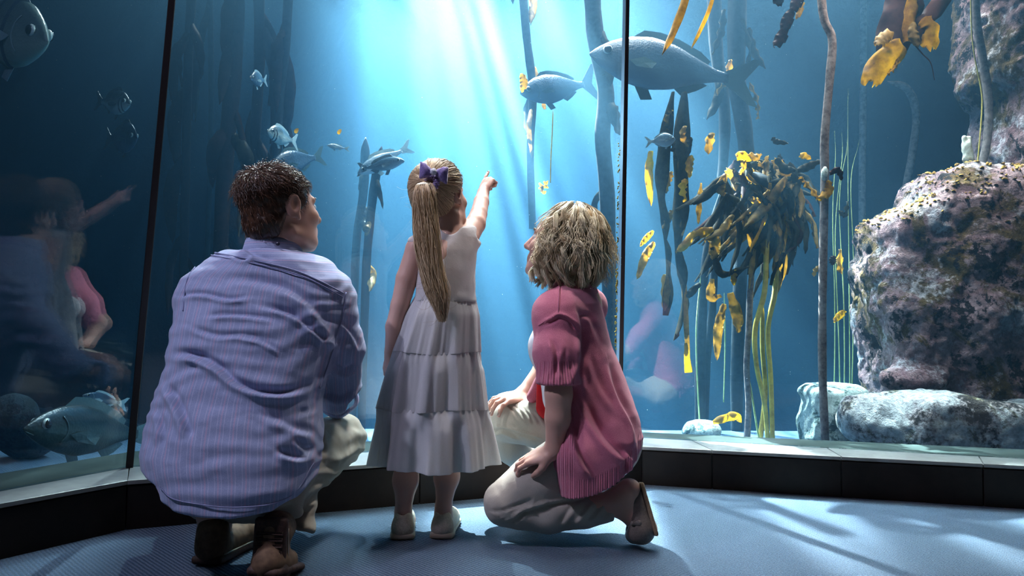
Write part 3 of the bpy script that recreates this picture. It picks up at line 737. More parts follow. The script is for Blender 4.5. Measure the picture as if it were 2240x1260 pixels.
# --- leafy crown: dozens of ruffled blades around a knot
k = kelp('kelp', 'dense tangled crown of brown and amber kelp blades at centre right', 3.95, (1690, 380))
stem(k, [(1640, 380, 4.0), (1680, 400, 3.9), (1720, 440, 4.0), (1700, 520, 4.0)], .03, .02, M_st_dark, 'knot')
random.seed(21)
for i in range(150):
    a = random.uniform(0, 2 * math.pi); rr = random.random() ** .6
    x0 = 1665 + 88 * rr * math.cos(a); y0 = 405 + 75 * rr * math.sin(a); dy = random.uniform(-.12, .2)
    L = random.uniform(50, 190) if y0 > 380 else random.uniform(30, 80); a2 = random.gauss(math.pi / 2, 0.55)
    x1, y1 = x0 + L * .55 * math.cos(a2), y0 + L * .5 * abs(math.sin(a2)); x2, y2 = x1 + L * .4 * math.cos(a2 + .5), y1 + L * .55 * abs(math.sin(a2 + .3))
    r_ = random.random(); mt = M_olive if r_ < .62 else (M_amber if r_ < .80 else (M_gold if r_ < .86 else M_redb))
    Y = 3.95 + dy
    blade(k, pb([(x0, y0), (x1, y1, .04), (x2, y2, -.03)], Y), random.uniform(.022, .060), mt, random.uniform(-1.2, 1.2), .007, (random.uniform(-.6, .6), -1, random.uniform(-.4, .4)), n=12, cross=5)
for (x0, y0, x1, y1, x2, y2, w_, mt) in ((1612, 345, 1625, 340, 1645, 352, .05, M_gold), (1640, 335, 1655, 345, 1668, 338, .04, M_amber), (1752, 345, 1760, 340, 1775, 348, .035, M_gold),
        (1700, 345, 1720, 370, 1742, 372, .05, M_olive), (1690, 300, 1700, 310, 1725, 315, .03, M_olive), (1590, 380, 1575, 410, 1582, 430, .05, M_amber), (1745, 372, 1770, 365, 1800, 352, .045, M_olive),
        (1720, 480, 1742, 500, 1738, 545, .03, M_olive), (1735, 470, 1752, 520, 1712, 560, .022, M_redb), (1560, 500, 1520, 515, 1478, 550, .06, M_gold), (1605, 470, 1580, 500, 1540, 525, .045, M_amber),
        (1570, 510, 1562, 545, 1557, 568, .06, M_amber), (1560, 610, 1556, 650, 1580, 650, .05, M_amber), (1608, 590, 1606, 605, 1605, 625, .035, M_gold), (1586, 665, 1572, 720, 1568, 790, .05, M_amber),
        (1600, 640, 1612, 690, 1612, 728, .06, M_amber), (1560, 540, 1580, 600, 1640, 585, .04, M_olive)):
    blade(k, pb([(x0, y0), (x1, y1), (x2, y2)], 3.85), w_, mt, random.uniform(.4, 1.3), .01)
k = kelp('kelp', 'two dark blue-green kelp stems between hanging straps and crown', 4.4, (1530, 958))
stem(k, [(1575, 420, 4.4), (1545, 560, 4.4), (1535, 700, 4.4), (1532, 850, 4.4), (1532, 965, 4.4)], .022, .036, M_st_dark)
stem(k, [(1590, 430, 4.45), (1565, 560, 4.45), (1558, 680, 4.45), (1545, 800, 4.45), (1540, 965, 4.45)], .022, .026, M_st_dark)
stem(k, [(1533, 600, 4.3), (1523, 740, 4.3), (1532, 965, 4.3)], .004, .004, M_st_green, 'side_thread', 6)
stem(k, [(1584, 640, 4.3), (1586, 760, 4.3), (1583, 880, 4.3)], .004, .003, M_st_green, 'side_thread', 6)
# --- hanging strap plants next to the seam
k = kelp('kelp_strap', 'twisted dark kelp strap with spoon-shaped tip nearest the centre seam', 3.9, (1440, 300))
blade(k, pb([(1475, 200), (1450, 330), (1442, 430), (1452, 520), (1458, 600), (1452, 690)], 3.9), .075, M_olive, 3.0, .012, taper='strap', n=30)
blade(k, pb([(1425, 330), (1420, 380), (1424, 450)], 3.9), .045, M_gold, .4)
blade(k, pb([(1470, 460), (1462, 480), (1448, 500)], 3.88), .035, M_amber, .4)
blade(k, pb([(1430, 505), (1415, 520), (1400, 538)], 3.86), .032, M_gold, .2)
blade(k, pb([(1432, 530), (1412, 560), (1392, 612)], 3.86), .045, M_amber, .5, tear=.01)
blade(k, pb([(1456, 600), (1458, 640), (1455, 680)], 3.88), .05, M_amber, .1)
k = kelp('kelp_strap', 'long dark kelp strap ending in amber tatters left of the crown', 3.95, (1500, 220))
blade(k, pb([(1500, 200), (1490, 320), (1484, 450), (1478, 560), (1492, 650), (1475, 740)], 3.95), .09, M_olive, 2.4, .016, taper='strap', n=30, tear=.03)
blade(k, pb([(1495, 560), (1498, 640), (1502, 730), (1508, 815)], 3.93), .03, M_amber, .6, .004)
blade(k, pb([(1502, 750), (1504, 780), (1508, 815)], 3.9), .045, M_gold, .1, .002, taper='wide')
blade(k, pb([(1535, 400), (1530, 450), (1528, 490)], 3.9), .03, M_amber, .3)
blade(k, pb([(1532, 620), (1512, 640), (1502, 650)], 3.92), .04, M_olive, .3)
for (x, y) in ((1470, 240), (1500, 275), (1478, 300), (1515, 340), (1470, 375), (1502, 392), (1512, 300), (1560, 290)):
    blade(k, pb([(x, y), (x - 6, y + 20), (x - 14 + random.random() * 20, y + 48)], 3.9), random.uniform(.02, .05), random.choice([M_amber, M_olive, M_gold]), random.uniform(-1, 1))
k = kelp('kelp_strap', 'pale amber kelp strap crossing the big fish at the top', 3.4, (1500, -40))
blade(k, pb([(1512, -50), (1496, 10), (1472, 70), (1448, 118)], 3.4), .038, M_amber, .5, .006, taper='leaf')
blade(k, pb([(1570, -40), (1552, 20), (1530, 70), (1512, 106)], 3.5), .02, M_gold, .3, .004)
k = kelp('kelp_frond', 'jagged brown kelp frond hanging at top between trunk and tall stem', 3.7, (1740, -30))
for q in ([(1765, -40), (1745, 0), (1732, 25)], [(1735, 20), (1722, 45), (1712, 68)], [(1722, 60), (1708, 82), (1692, 100)], [(1700, -40), (1702, -10), (1708, 12)]):
    blade(k, pb(q, 3.7), .062, M_redb, .6, .014, taper='leaf', tear=.012)
blade(k, pb([(1758, 5), (1750, 25), (1742, 40)], 3.72), .03, M_amber, .4)
# --- pale distant stems and threads at the right
for (lab, path, r, mt, Y) in (('faint straight distant kelp stem right of the tall bare stem', [(1890, -120), (1888, 200), (1886, 500), (1892, 900), (1895, 965)], .026, M_st_grey, 5.6),
                          ('faint arching distant kelp stem above the boulder shoulder', [(1940, 178), (1985, 195), (2004, 250), (1995, 340), (1975, 450), (1965, 560), (1960, 800)], .028, M_st_grey, 5.4)):
    k = kelp('kelp', lab, Y, path[-1]); stem(k, [(x, y, Y) for x, y in path], r, r, mt)
k = kelp('kelp', 'slender green-yellow kelp threads with small blades behind the tall stem', 4.2, (1850, 955))
for xs in ((1822, 1826, 1820), (1835, 1830, 1838), (1852, 1862, 1852), (1868, 1862, 1866), (1842, 1842, 1846)):
    stem(k, [(xs[0] + 6, 190 + (xs[0] * 37) % 120, 4.2), (xs[0], 400, 4.2), (xs[1], 600, 4.2), (xs[2], 965, 4.2)], .0008, .0035, M_st_green, 'thread', 5, 20, .012, xs[0])
blade(k, pb([(1840, 545), (1838, 580), (1842, 600)], 4.18), .035, M_amber, .3); blade(k, pb([(1850, 680), (1838, 690), (1824, 704)], 4.15), .04, M_gold, .3)
blade(k, pb([(1792, 582), (1784, 592), (1780, 606)], 4.15), .025, M_amber, .3); blade(k, pb([(1826, 560), (1823, 570), (1822, 580)], 4.15), .04, M_redb, .3)
blade(k, pb([(1835, 460), (1850, 470), (1856, 440)], 4.2), .03, M_olive, .3)
k = kelp('kelp_frond', 'small amber blade lying at the foot of the dark stems', 4.1, (1600, 930))
blade(k, pb([(1560, 925), (1590, 915), (1612, 912), (1622, 925)], 4.1), .05, M_gold, .4)
# --- left and centre forest
random.seed(5)
def forest(label, Y, path, r, mt, nb, spread, mats, wid=(.03, .08), ln=(130, 280), bot=False):
    k = kelp('kelp', label, Y, path[-1]); stem(k, [(x, y, Y) for x, y in path], r, r * .8, mt, n=50)
    c = spline([(x, y, 0) for x, y in path], 60)
    for i in range(int(nb * .6)):
        q = c[random.randint(2, 46)]; s_ = random.choice((-1, 1)); L = random.uniform(*ln)
        x0, y0 = q[0], q[1]; x1 = x0 + s_ * random.uniform(.2, 1) * spread; x2 = x1 + s_ * random.uniform(-.4, .5) * spread
        blade(k, [P(x0, y0, Y), P(x1, y0 + L * .4, Y + random.uniform(-.15, .15)), P(x2, y0 + L, Y + random.uniform(-.2, .2))], random.uniform(*wid), random.choice(mats), random.uniform(-.8, .8), .010, n=16, cross=5)
D = [M_redb, M_redb, M_olive]
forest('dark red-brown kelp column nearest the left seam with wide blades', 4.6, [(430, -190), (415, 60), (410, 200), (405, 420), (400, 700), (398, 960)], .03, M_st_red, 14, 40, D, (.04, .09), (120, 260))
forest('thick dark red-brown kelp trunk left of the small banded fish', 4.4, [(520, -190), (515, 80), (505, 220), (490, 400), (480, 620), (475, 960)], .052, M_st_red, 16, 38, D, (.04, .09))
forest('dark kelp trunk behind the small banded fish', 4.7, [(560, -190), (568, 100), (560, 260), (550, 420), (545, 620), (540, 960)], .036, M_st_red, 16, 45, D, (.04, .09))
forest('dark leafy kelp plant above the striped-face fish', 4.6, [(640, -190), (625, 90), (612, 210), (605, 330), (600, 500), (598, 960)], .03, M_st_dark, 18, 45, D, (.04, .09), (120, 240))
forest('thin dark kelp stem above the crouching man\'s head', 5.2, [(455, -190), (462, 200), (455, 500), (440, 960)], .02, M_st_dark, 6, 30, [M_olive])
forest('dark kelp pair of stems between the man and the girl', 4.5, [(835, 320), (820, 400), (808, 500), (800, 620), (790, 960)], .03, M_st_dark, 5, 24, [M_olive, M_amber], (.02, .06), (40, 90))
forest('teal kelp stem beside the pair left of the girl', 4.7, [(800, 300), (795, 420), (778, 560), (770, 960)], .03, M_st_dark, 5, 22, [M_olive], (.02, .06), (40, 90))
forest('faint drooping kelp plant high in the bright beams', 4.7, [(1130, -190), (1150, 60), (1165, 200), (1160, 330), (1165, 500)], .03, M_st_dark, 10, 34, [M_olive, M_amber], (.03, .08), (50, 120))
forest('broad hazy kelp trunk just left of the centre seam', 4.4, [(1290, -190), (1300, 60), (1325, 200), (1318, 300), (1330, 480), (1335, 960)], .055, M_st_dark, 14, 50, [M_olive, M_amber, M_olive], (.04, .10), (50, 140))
k = kelp('kelp', 'thin yellow kelp thread with curled tip above the woman', 4.0, (1190, 430))
stem(k, [(1210, 240, 4.0), (1208, 290, 4.0), (1205, 350, 4.0), (1204, 400, 4.0)], .0035, .003, M_st_yel, 'thread', 6)
for q in ([(1180, 400), (1186, 410), (1182, 420)], [(1190, 396), (1195, 402), (1200, 395)], [(1178, 412), (1192, 408), (1200, 412)], [(1186, 415), (1190, 422), (1196, 418)]):
    blade(k, pb(q, 4.0), .018, M_gold, .6, .004, n=8)
k = kelp('kelp_frond', 'small golden blade floating in the bright water above the girl', 4.0, (1145, 190))
blade(k, pb([(1142, 160), (1146, 180), (1140, 200)], 4.0), .045, M_gold, .3)
for lab, x, y, m_ in (('tiny yellow blade scrap drifting right of the striped-face fish', 648, 286, M_gold), ('tiny amber blade scrap drifting in the beam above the girl', 742, 288, M_gold)):
    k = kelp('kelp_scrap', lab, 3.8, (x, y)); blade(k, pb([(x - 3, y + 5), (x, y), (x + 5, y - 5)], 3.8), .02, m_, .4, .003, n=6, cross=4)
# growth on the pane's edge
Vs, Fs = [], []
for i in range(130):
    z = .25 + 1.2 * random.random(); t = (z - T2[2]) / (U2[2] - T2[2]); c = T2 + (U2 - T2) * t + np.array([-.027 + random.uniform(-.004, .003), -0.006, 0])
    V, Fc = boxmesh(c, (.0022, .002, random.uniform(.002, .006)), rot('Y', random.uniform(-40, 40))); b = len(Vs); Vs += list(V); Fs += [tuple(b + q for q in f) for f in Fc]
o = mesh_obj('seam_growth', Vs, Fs, M_st_yel); tag(o, 'speckles of growth along the edge of the centre seam', 'algae', None, 'stuff')

# ================================================================== fish
def fish_mat(name, back, belly, bars=None, barcol=(0.02, 0.02, 0.03), rough=0.32, stripes=0.0):
    m = NT(name); u = m.attr('u'); h = m.attr('h'); v = m.coord('Object')
    n = m.noise(v, 60, 3); c = m.ramp(m.math('ADD', h, m.math('MULTIPLY', n, 0.12)), [(0.35, belly), (0.75, back)])
    vo = m.n('ShaderNodeTexVoronoi'); vo.inputs['Scale'].default_value = 90; m.l(v, vo.inputs['Vector'])
    if bars:
        for (p, wd) in bars:
            d = m.math('ABSOLUTE', m.math('SUBTRACT', u, p)); f = m.math('LESS_THAN', d, wd); c = m.mix(f, c, barcol)
    m.set(col=c, rough=rough, spec=0.3); m.bump(vo.outputs['Distance'], 0.25, 0.004); return m.m
m = NT('fish_eye'); m.set(col=(0.008, 0.008, 0.01), rough=0.1); M_eye = m.m
m = NT('fish_eye_ring'); m.set(col=(0.55, 0.6, 0.55), rough=0.3); M_ring = m.m
def fish(label, nose, tail, deep, thick, mat, finmat, tail_h=0.2, up_=(0, 0, 1), bend=0.0, prof=None, mouth=True, gill=True):
    """nose, tail: world points (tail = root of the tail fin); deep = body height / length"""
    nose, tail = np.array(nose), np.array(tail); ax = tail - nose; L = np.linalg.norm(ax); ax /= L
    side = np.cross(ax, up_); side /= np.linalg.norm(side); upv = np.cross(side, ax)
    root = thing('fish', label, 'fish', (nose + tail) / 2)
    n, sd = 30, 20; t = np.linspace(0, 1, n)
    pt = np.array([0, .04, .12, .25, .42, .6, .78, .92, 1.0]) if prof is None else prof[0]
    top = np.interp(t, pt, np.array([.02, .13, .28, .43, .50, .43, .25, .11, .10]) if prof is None else prof[1])
    bot = np.interp(t, pt, np.array([.02, .12, .24, .38, .46, .38, .20, .10, .09]) if prof is None else prof[2])
    for a in (top, bot): a[1:-1] = (a[:-2] + 2 * a[1:-1] + a[2:]) / 4
    wd = np.interp(t, [0, .08, .25, .45, .8, 1], [.05, .45, .9, 1, .35, .12]) * thick * L * .5
    c = nose + ax * (t * L)[:, None] + side * (bend * L * np.sin(t * 2.6))[:, None]
    th = np.arange(sd) * 2 * math.pi / sd
    cy, sy = np.cos(th), np.sin(th)
    hh = np.where(sy[None] > 0, top[:, None], bot[:, None]) * deep * L
    V = c[:, None] + side * (wd[:, None] * cy[None] * (1 - .15 * np.abs(sy[None])))[:, :, None] + upv * (hh * sy[None])[:, :, None]
    i = np.arange(n - 1)[:, None] * sd; j = np.arange(sd)[None]; j2 = (j + 1) % sd
    Fq = np.stack([i + j, i + sd + j, i + sd + j2, i + j2], -1).reshape(-1, 4)
    Vv = np.vstack([V.reshape(-1, 3), nose - ax * .004 * L, c[-1]]); Fl = [tuple(f) for f in Fq]
    for s_ in range(sd): Fl.append((n * sd, s_, (s_ + 1) % sd)); Fl.append((n * sd + 1, (n - 1) * sd + (s_ + 1) % sd, (n - 1) * sd + s_))
    u = np.append(np.repeat(t, sd), [0, 1]); h = np.append((0.5 + 0.5 * np.broadcast_to(sy, (n, sd))).ravel(), [.5, .5])
    mesh_obj('body', Vv, Fl, mat, root, attrs={'u': u, 'h': h})
    def fin(name, outline, thick_=.006):
        o = np.array(outline, float); k = len(o)
        w3 = lambda q, s_: nose + ax * (q[0] * L) + upv * (q[1] * L) + side * ((bend * math.sin(min(q[0], 1.1) * 2.6) + (q[2] if len(q) > 2 else 0)) * L + s_)
        ctr = o.mean(0); Vf = [w3(q, thick_ * L * .3) for q in o] + [w3(q, -thick_ * L * .3) for q in o] + [w3(ctr, thick_ * L), w3(ctr, -thick_ * L)]
        Ff = []
        for a in range(k):
            b = (a + 1) % k; Ff += [(a, b, 2 * k), (b + k, a + k, 2 * k + 1), (a, a + k, b + k, b)]
        mesh_obj(name, Vf, Ff, finmat, root, smooth=False)
    T = tail_h
    fin('tail_fin', [(.97, .045), (1.06, T * .55), (1.17, T), (1.24, T * 1.02), (1.16, T * .45), (1.12, 0), (1.16, -T * .45), (1.24, -T * 1.0), (1.17, -T * .95), (1.06, -T * .5), (.97, -.045)])
    tp = lambda q: float(np.interp(q, t, top)) * deep; bp = lambda q: float(np.interp(q, t, bot)) * deep
    fin('dorsal_fin', [(.28, tp(.28) * .96), (.36, tp(.36) + .045), (.48, tp(.48) + .05), (.62, tp(.62) + .05), (.78, tp(.78) + .055), (.86, tp(.86) + .03), (.84, tp(.84) * .8), (.6, tp(.6) * .9), (.42, tp(.42) * .9)])
    fin('anal_fin', [(.62, -bp(.62) * .95), (.68, -bp(.68) - .06), (.78, -bp(.78) - .05), (.86, -bp(.86) - .02), (.8, -bp(.8) * .8)])
    fin('pelvic_fin', [(.34, -bp(.34) * .95), (.40, -bp(.40) - .08), (.48, -bp(.48) - .07), (.44, -bp(.44) * .95)])
    for s_ in (-1, 1):
        wz = float(np.interp(.3, t, wd)) / L
        fin('pectoral_fin', [(.27, -.02, s_ * wz * .96), (.36, .005, s_ * (wz + .03)), (.45, -.03, s_ * (wz + .05)), (.42, -.075, s_ * (wz + .05)), (.32, -.06, s_ * (wz + .01))], .003)
    ex = .115; wz = float(np.interp(ex, t, wd)); er = .028 * L * (deep / .4) ** .5
    for s_ in (-1, 1):
        cc = nose + ax * ex * L + upv * (.25 * tp(ex) * L + .01 * L) + side * (s_ * wz * .86 + bend * L * math.sin(ex * 2.6))
        for nm, r_, mt, of in (('eye_ring', er * 1.25, M_ring, 0), ('eye', er, M_eye, er * .45)):
            th_, ph = np.meshgrid(np.linspace(0, math.pi, 8), np.arange(12) * math.pi / 6, indexing='ij')
            Vs = np.stack([np.sin(th_) * np.cos(ph), np.sin(th_) * np.sin(ph), np.cos(th_) * .5], -1).reshape(-1, 3) * r_
            B_ = np.stack([ax, upv, side * s_], 1); Vs = cc + side * s_ * of + Vs @ B_.T
            a_ = np.arange(7)[:, None] * 12; b_ = np.arange(12)[None]; b2 = (b_ + 1) % 12
            mesh_obj(nm, Vs, np.stack([a_ + b_, a_ + b2, a_ + 12 + b2, a_ + 12 + b_], -1).reshape(-1, 4), mt, root)
    if gill:
        for s_ in (-1, 1):
            pts = []
            for a in np.linspace(-1, 1, 9):
                uu = .25 - .03 * a * a; ww = float(np.interp(uu, t, wd)); hgt = tp(uu) if a > 0 else bp(uu)
                yy = a * .62; pts.append(nose + ax * uu * L + upv * (yy * hgt * L) + side * (s_ * ww * math.sqrt(1 - yy * yy) * .99 + bend * L * math.sin(uu * 2.6)))
            V, Fc = tube(np.array(pts), .0035 * L, 5); mesh_obj('gill_cover_edge', V, Fc, finmat, root)
    if mouth:
        pts = [nose + ax * (.005 + .05 * abs(a)) * L - upv * (.012 + .02 * abs(a)) * L + side * a * .022 * L * (thick / .2) for a in np.linspace(-1, 1, 7)]
        V, Fc = tube(np.array(pts), .004 * L, 5); mesh_obj('lip', V, Fc, finmat, root)
    return root
M_f_silver = fish_mat('silver_fish', (0.07, 0.12, 0.16), (0.36, 0.44, 0.46))
M_f_striped = fish_mat('barred_fish', (0.04, 0.06, 0.065), (0.40, 0.46, 0.42), [(.165, .012), (.235, .016)])
M_f_bass = fish_mat('olive_bass', (0.010, 0.018, 0.02), (0.045, 0.065, 0.05))
M_f_band = fish_mat('banded_bream', (0.11, 0.16, 0.15), (0.24, 0.32, 0.27), [(.36, .02), (.52, .03), (.68, .025)], (0.06, 0.09, 0.12))
M_f_dark = fish_mat('slate_fish', (0.015, 0.03, 0.05), (0.07, 0.11, 0.15))
M_fin = fish_mat('fin', (0.12, 0.18, 0.2), (0.28, 0.36, 0.36)); M_find = fish_mat('fin_dark', (0.02, 0.035, 0.04), (0.05, 0.08, 0.08))
fish('large slate-blue fish swimming left across the centre seam', P(1290, 118, 4.05), P(1592, 172, 4.12), .40, .17, M_f_dark, M_find, .17)
fish('big hazy fish swimming left in the brightest beams', P(1138, 205, 4.5), P(1278, 185, 4.7), .42, .17, M_f_dark, M_find, .26)
fish('silver oval fish with tail at left below the large fish', P(1478, 305, 3.75), P(1424, 310, 3.75), .62, .22, M_f_silver, M_fin, .22)
fish('small fish with dark bars across its face above the man', P(585, 288, 3.7), P(640, 308, 3.95), .42, .2, M_f_striped, M_fin, .18)
fish('small grey-blue fish facing the viewer among dark kelp', P(548, 172, 3.9), P(578, 176, 4.1), .42, .16, M_f_dark, M_fin, .16)
fish('olive fish swimming left low behind the left pane', P(52, 938, 2.75), P(300, 950, 3.45), .31, .15, M_f_bass, M_find, .12)
fish('dark-banded bream at the upper left corner', P(105, 92, 2.95), P(-60, 55, 3.3), .46, .2, M_f_band, M_fin, .2)
fish('slim silver fish swimming right above the girl\'s ponytail', P(885, 352, 3.7), P(800, 368, 3.9), .24, .12, M_f_silver, M_fin, .12)
fish('silver fish partly hidden behind the girl\'s bow', P(782, 380, 3.9), P(880, 330, 4.1), .28, .12, M_f_silver, M_fin, .12)
fish('faint fish with tiny barred face under the banded bream', P(285, 228, 3.8), P(222, 222, 4.0), .42, .18, M_f_striped, M_find, .16)
fish('dim round fish in the middle of the left pane', P(300, 303, 4.2), P(242, 303, 4.4), .6, .2, M_f_dark, M_find, .2)
fish('dark fish hovering just above the man\'s hair', P(592, 365, 4.0), P(690, 345, 4.3), .4, .16, M_f_dark, M_find, .16)
fish('small bright silver fish in the beam right of the scrap', P(715, 318, 3.9), P(755, 325, 3.95), .3, .14, M_f_silver, M_fin, .14)
fish('dim fish whose tail shows above the olive fish', P(180, 865, 3.7), P(262, 882, 3.9), .3, .14, M_f_dark, M_fin, .16)
# drifting specks
Vs, Fs = [], []
random.seed(9)
for i in range(900):
    Y = random.uniform(3.5, 5.5); c = P(random.uniform(0, 2240), random.uniform(0, 930), Y); r_ = random.uniform(.0008, .0022)
    if c[0] < -1.2 and Y < 2.9: continue
    q = RNG.normal(size=(4, 3)); q /= np.linalg.norm(q, axis=1, keepdims=True); b = len(Vs); Vs += list(c + q * r_); Fs += [(b, b + 1, b + 2), (b, b + 2, b + 3), (b, b + 3, b + 1), (b + 1, b + 3, b + 2)]
m = NT('drifting_speck'); m.set(col=(0.8, 0.85, 0.85), rough=0.8)
o = mesh_obj('drifting_specks', Vs, Fs, m.m, smooth=False); tag(o, 'fine pale specks drifting in the water', 'plankton', None, 'stuff')

# ================================================================== people: shared tools
def skin_mat(name, c, dark=(0.35, 0.14, 0.10)):
    m = NT(name); v = m.coord('Object'); n = m.noise(v, 25, 4)
    m.set(col=m.mix(m.math('MULTIPLY', n, 0.25), c, dark), rough=0.5, spec=0.35)
    m.b.inputs['Subsurface Weight'].default_value = 0.12; m.b.inputs['Subsurface Radius'].default_value = (0.02, 0.008, 0.004); m.b.inputs['Subsurface Scale'].default_value = 0.5
    m.bump(m.noise(v, 220, 3), 0.12, 0.002); return m.m
M_skin_man = skin_mat('man_skin', (0.58, 0.33, 0.25)); M_skin_girl = skin_mat('girl_skin', (0.66, 0.40, 0.32)); M_skin_woman = skin_mat('woman_skin', (0.64, 0.38, 0.30))
def cloth_mat(name, c1, c2, weave=700, tr=None, trf=0.0, rough=0.85, bump=0.25, cloudy=8):
    m = NT(name); v = m.coord('Object'); n = m.noise(v, weave, 2, 0.8); n2 = m.noise(v, cloudy, 3)
    m.set(col=m.ramp(m.math('ADD', m.math('MULTIPLY', n, 0.6), m.math('MULTIPLY', n2, 0.4)), [(0.35, c1), (0.65, c2)]), rough=rough, spec=0.2, sheen=0.15)
    m.bump(m.math('ADD', n, m.math('MULTIPLY', m.noise(v, 30, 4), 1.5)), bump, 0.003)
    return m.translucent(tr, trf).m if tr else m.m
M_chino = cloth_mat('beige_chino', (0.30, 0.255, 0.20), (0.42, 0.37, 0.30))
M_slacks = cloth_mat('cream_slacks', (0.40, 0.355, 0.30), (0.55, 0.50, 0.43))
M_white_tee = cloth_mat('white_jersey', (0.70, 0.70, 0.74), (0.82, 0.82, 0.86))
M_dress = cloth_mat('white_muslin', (0.80, 0.79, 0.82), (0.93, 0.92, 0.93), 420, (0.95, 0.93, 0.90), 0.5, bump=0.5)

def proj(V):
    d = (np.asarray(V, float) - CAM) @ RN
    return 1120 + F * d[:, 0] / -d[:, 2], 630 - F * d[:, 1] / -d[:, 2]
def hit(sdf, px, py, y0=1.5, off=0.0):
    """first point of a surface met by the ray of a photo pixel"""
    a, b = P(px, py, y0), P(px, py, 4.0); d = (b - a) / np.linalg.norm(b - a); t = 0.0
    for _ in range(90):
        v = float(sdf(np.array([a + d * t], np.float32))[0]) - off
        if v < 0.0004: return a + d * t
        t += v * 0.6
        if t > 2.6: return None
    return a + d * t
def hitline(sdf, pts, n, off=0.0, y0=1.5):
    c = spline([(x, y, 0) for x, y in pts], n); r = [hit(sdf, q[0], q[1], y0, off) for q in c]
    return np.array([q for q in r if q is not None])
def polydist(x, y, pts, n=30):
    """signed distance (px) of points to a curve; sign by side, t along"""
    c = spline([(a, b, 0) for a, b in pts], n)[:, :2]
    best = np.full(len(x), 1e9); sg = np.zeros(len(x)); tt = np.zeros(len(x))
    for i in range(n - 1):
        a, b = c[i], c[i + 1]; ab = b - a; l2 = ab @ ab + 1e-9
        h = np.clip(((x - a[0]) * ab[0] + (y - a[1]) * ab[1]) / l2, 0, 1)
        dx = x - a[0] - h * ab[0]; dy = y - a[1] - h * ab[1]; d = np.hypot(dx, dy); m_ = d < best
        best[m_] = d[m_]; sg[m_] = np.sign(ab[0] * dy - ab[1] * dx)[m_]; tt[m_] = ((i + h) / (n - 1))[m_]
    return best, sg, tt
def folds(V, N, lst):
    """push cloth out along crease ridges and in just beneath them"""
    x, y = proj(V); fac = np.clip(-N[:, 1] * 1.5, 0, 1); D = np.zeros(len(V))
    for pts, amp, wd in lst:
        d, s, t = polydist(x, y, pts); env = np.clip(np.sin(np.clip(t, 0.02, .98) * math.pi) * 1.6, 0, 1)
        sd = d * s
        D += env * amp * (np.exp(-((sd + wd * .5) / (wd * .8)) ** 2) - 0.9 * np.exp(-((sd - wd * .9) / (wd * .8)) ** 2))
    return V + N * (D * fac)[:, None]
def loft(rows, pz=2.0):
    """rows: (z, cx, cy, a, b) -> distance-like function of a body-shaped tube"""
    r = np.array(sorted(rows), np.float32)
    def f(p):
        z = p[:, 2]; zc = np.clip(z, r[0, 0], r[-1, 0])
        cx, cy, a, b = (np.interp(zc, r[:, 0], r[:, i]) for i in (1, 2, 3, 4))
        qx, qy = p[:, 0] - cx, p[:, 1] - cy
        k0 = ((np.abs(qx) / a) ** pz + (np.abs(qy) / b) ** pz) ** (1 / pz); k1 = np.sqrt((qx / (a * a)) ** 2 + (qy / (b * b)) ** 2) + 1e-6
        d = np.where(k0 < .3, (k0 - 1) * np.minimum(a, b), k0 * (k0 - 1) / k1)
        dz = np.maximum(r[0, 0] - z, z - r[-1, 0])
        return np.where(dz > 0, np.sqrt(np.maximum(d, 0) ** 2 + dz ** 2), np.maximum(d, dz)).astype(np.float32)
    f.rows = r
    return f
def rows_px(lst, Yc):
    """(py, x_left, x_right, Y, b) photo rows -> loft rows"""
    out = []
    for py, xl, xr, Y, b in lst:
        c = P((xl + xr) / 2, py, Y); out.append((c[2], c[0], c[1], (xr - xl) / 2 * Y / F, b))
    return out
class Frame:
    def __init__(s, O, R, sc=1.0): s.O = np.array(O, float); s.R = np.array(R, float); s.s = sc
    def __call__(s, x, y, z): return s.O + s.R @ (np.array([x, y, z]) * s.s)
def head_sdf(S, H, ears=True, soft=1.0):
    s = H.s
    def e(c, r, k=.02, neg=False, R=None): S.ell(H(*c), np.array(r) * s, H.R if R is None else H.R @ R, k * s, neg)
    def c(a, b, ra, rb, k=.012): S.cone(H(*a), H(*b), ra * s, rb * s, k * s)
    e((0, -.015, .032), (.076, .098, .086), .02); e((0, .035, -.02), (.064, .062, .088), .03); e((0, .045, -.075), (.050, .050, .040), .03)
    c((0, .082, -.103), (0, .084, -.106), .017, .016, .02)
    for q in (-1, 1):
        e((q * .036, .072, -.028), (.024, .022, .022), .018); c((q * .048, .0, -.075), (q * .026, .07, -.10), .020, .017, .02)
        c((q * .012, .090, .017), (q * .040, .080, .020), .010, .009, .012)
    for q in (-1, 1): e((q * .031, .103, .002), (.018, .018, .012), .012, True)
    c((0, .094, .008), (0, .114, -.030), .0085, .0125, .010); c((-.010, .102, -.036), (.010, .102, -.036), .008, .008, .008)
    c((-.020, .090, -.063), (.020, .090, -.063), .006, .006, .010); c((0, .096, -.061), (0, .0965, -.062), .007, .007, .008)
    c((-.017, .088, -.074), (.017, .088, -.074), .0075, .0075, .010)
    if ears:
        for q in (-1, 1):
            Re = rot('Z', q * -22) @ rot('X', -10)
            e((q * .080, -.006, -.004), (.009, .020, .034), .008, False, Re); e((q * .088, -.002, .002), (.007, .010, .020), .006, True, Re)
            c((q * .079, .004, -.030), (q * .079, .006, -.036), .008, .007, .006)
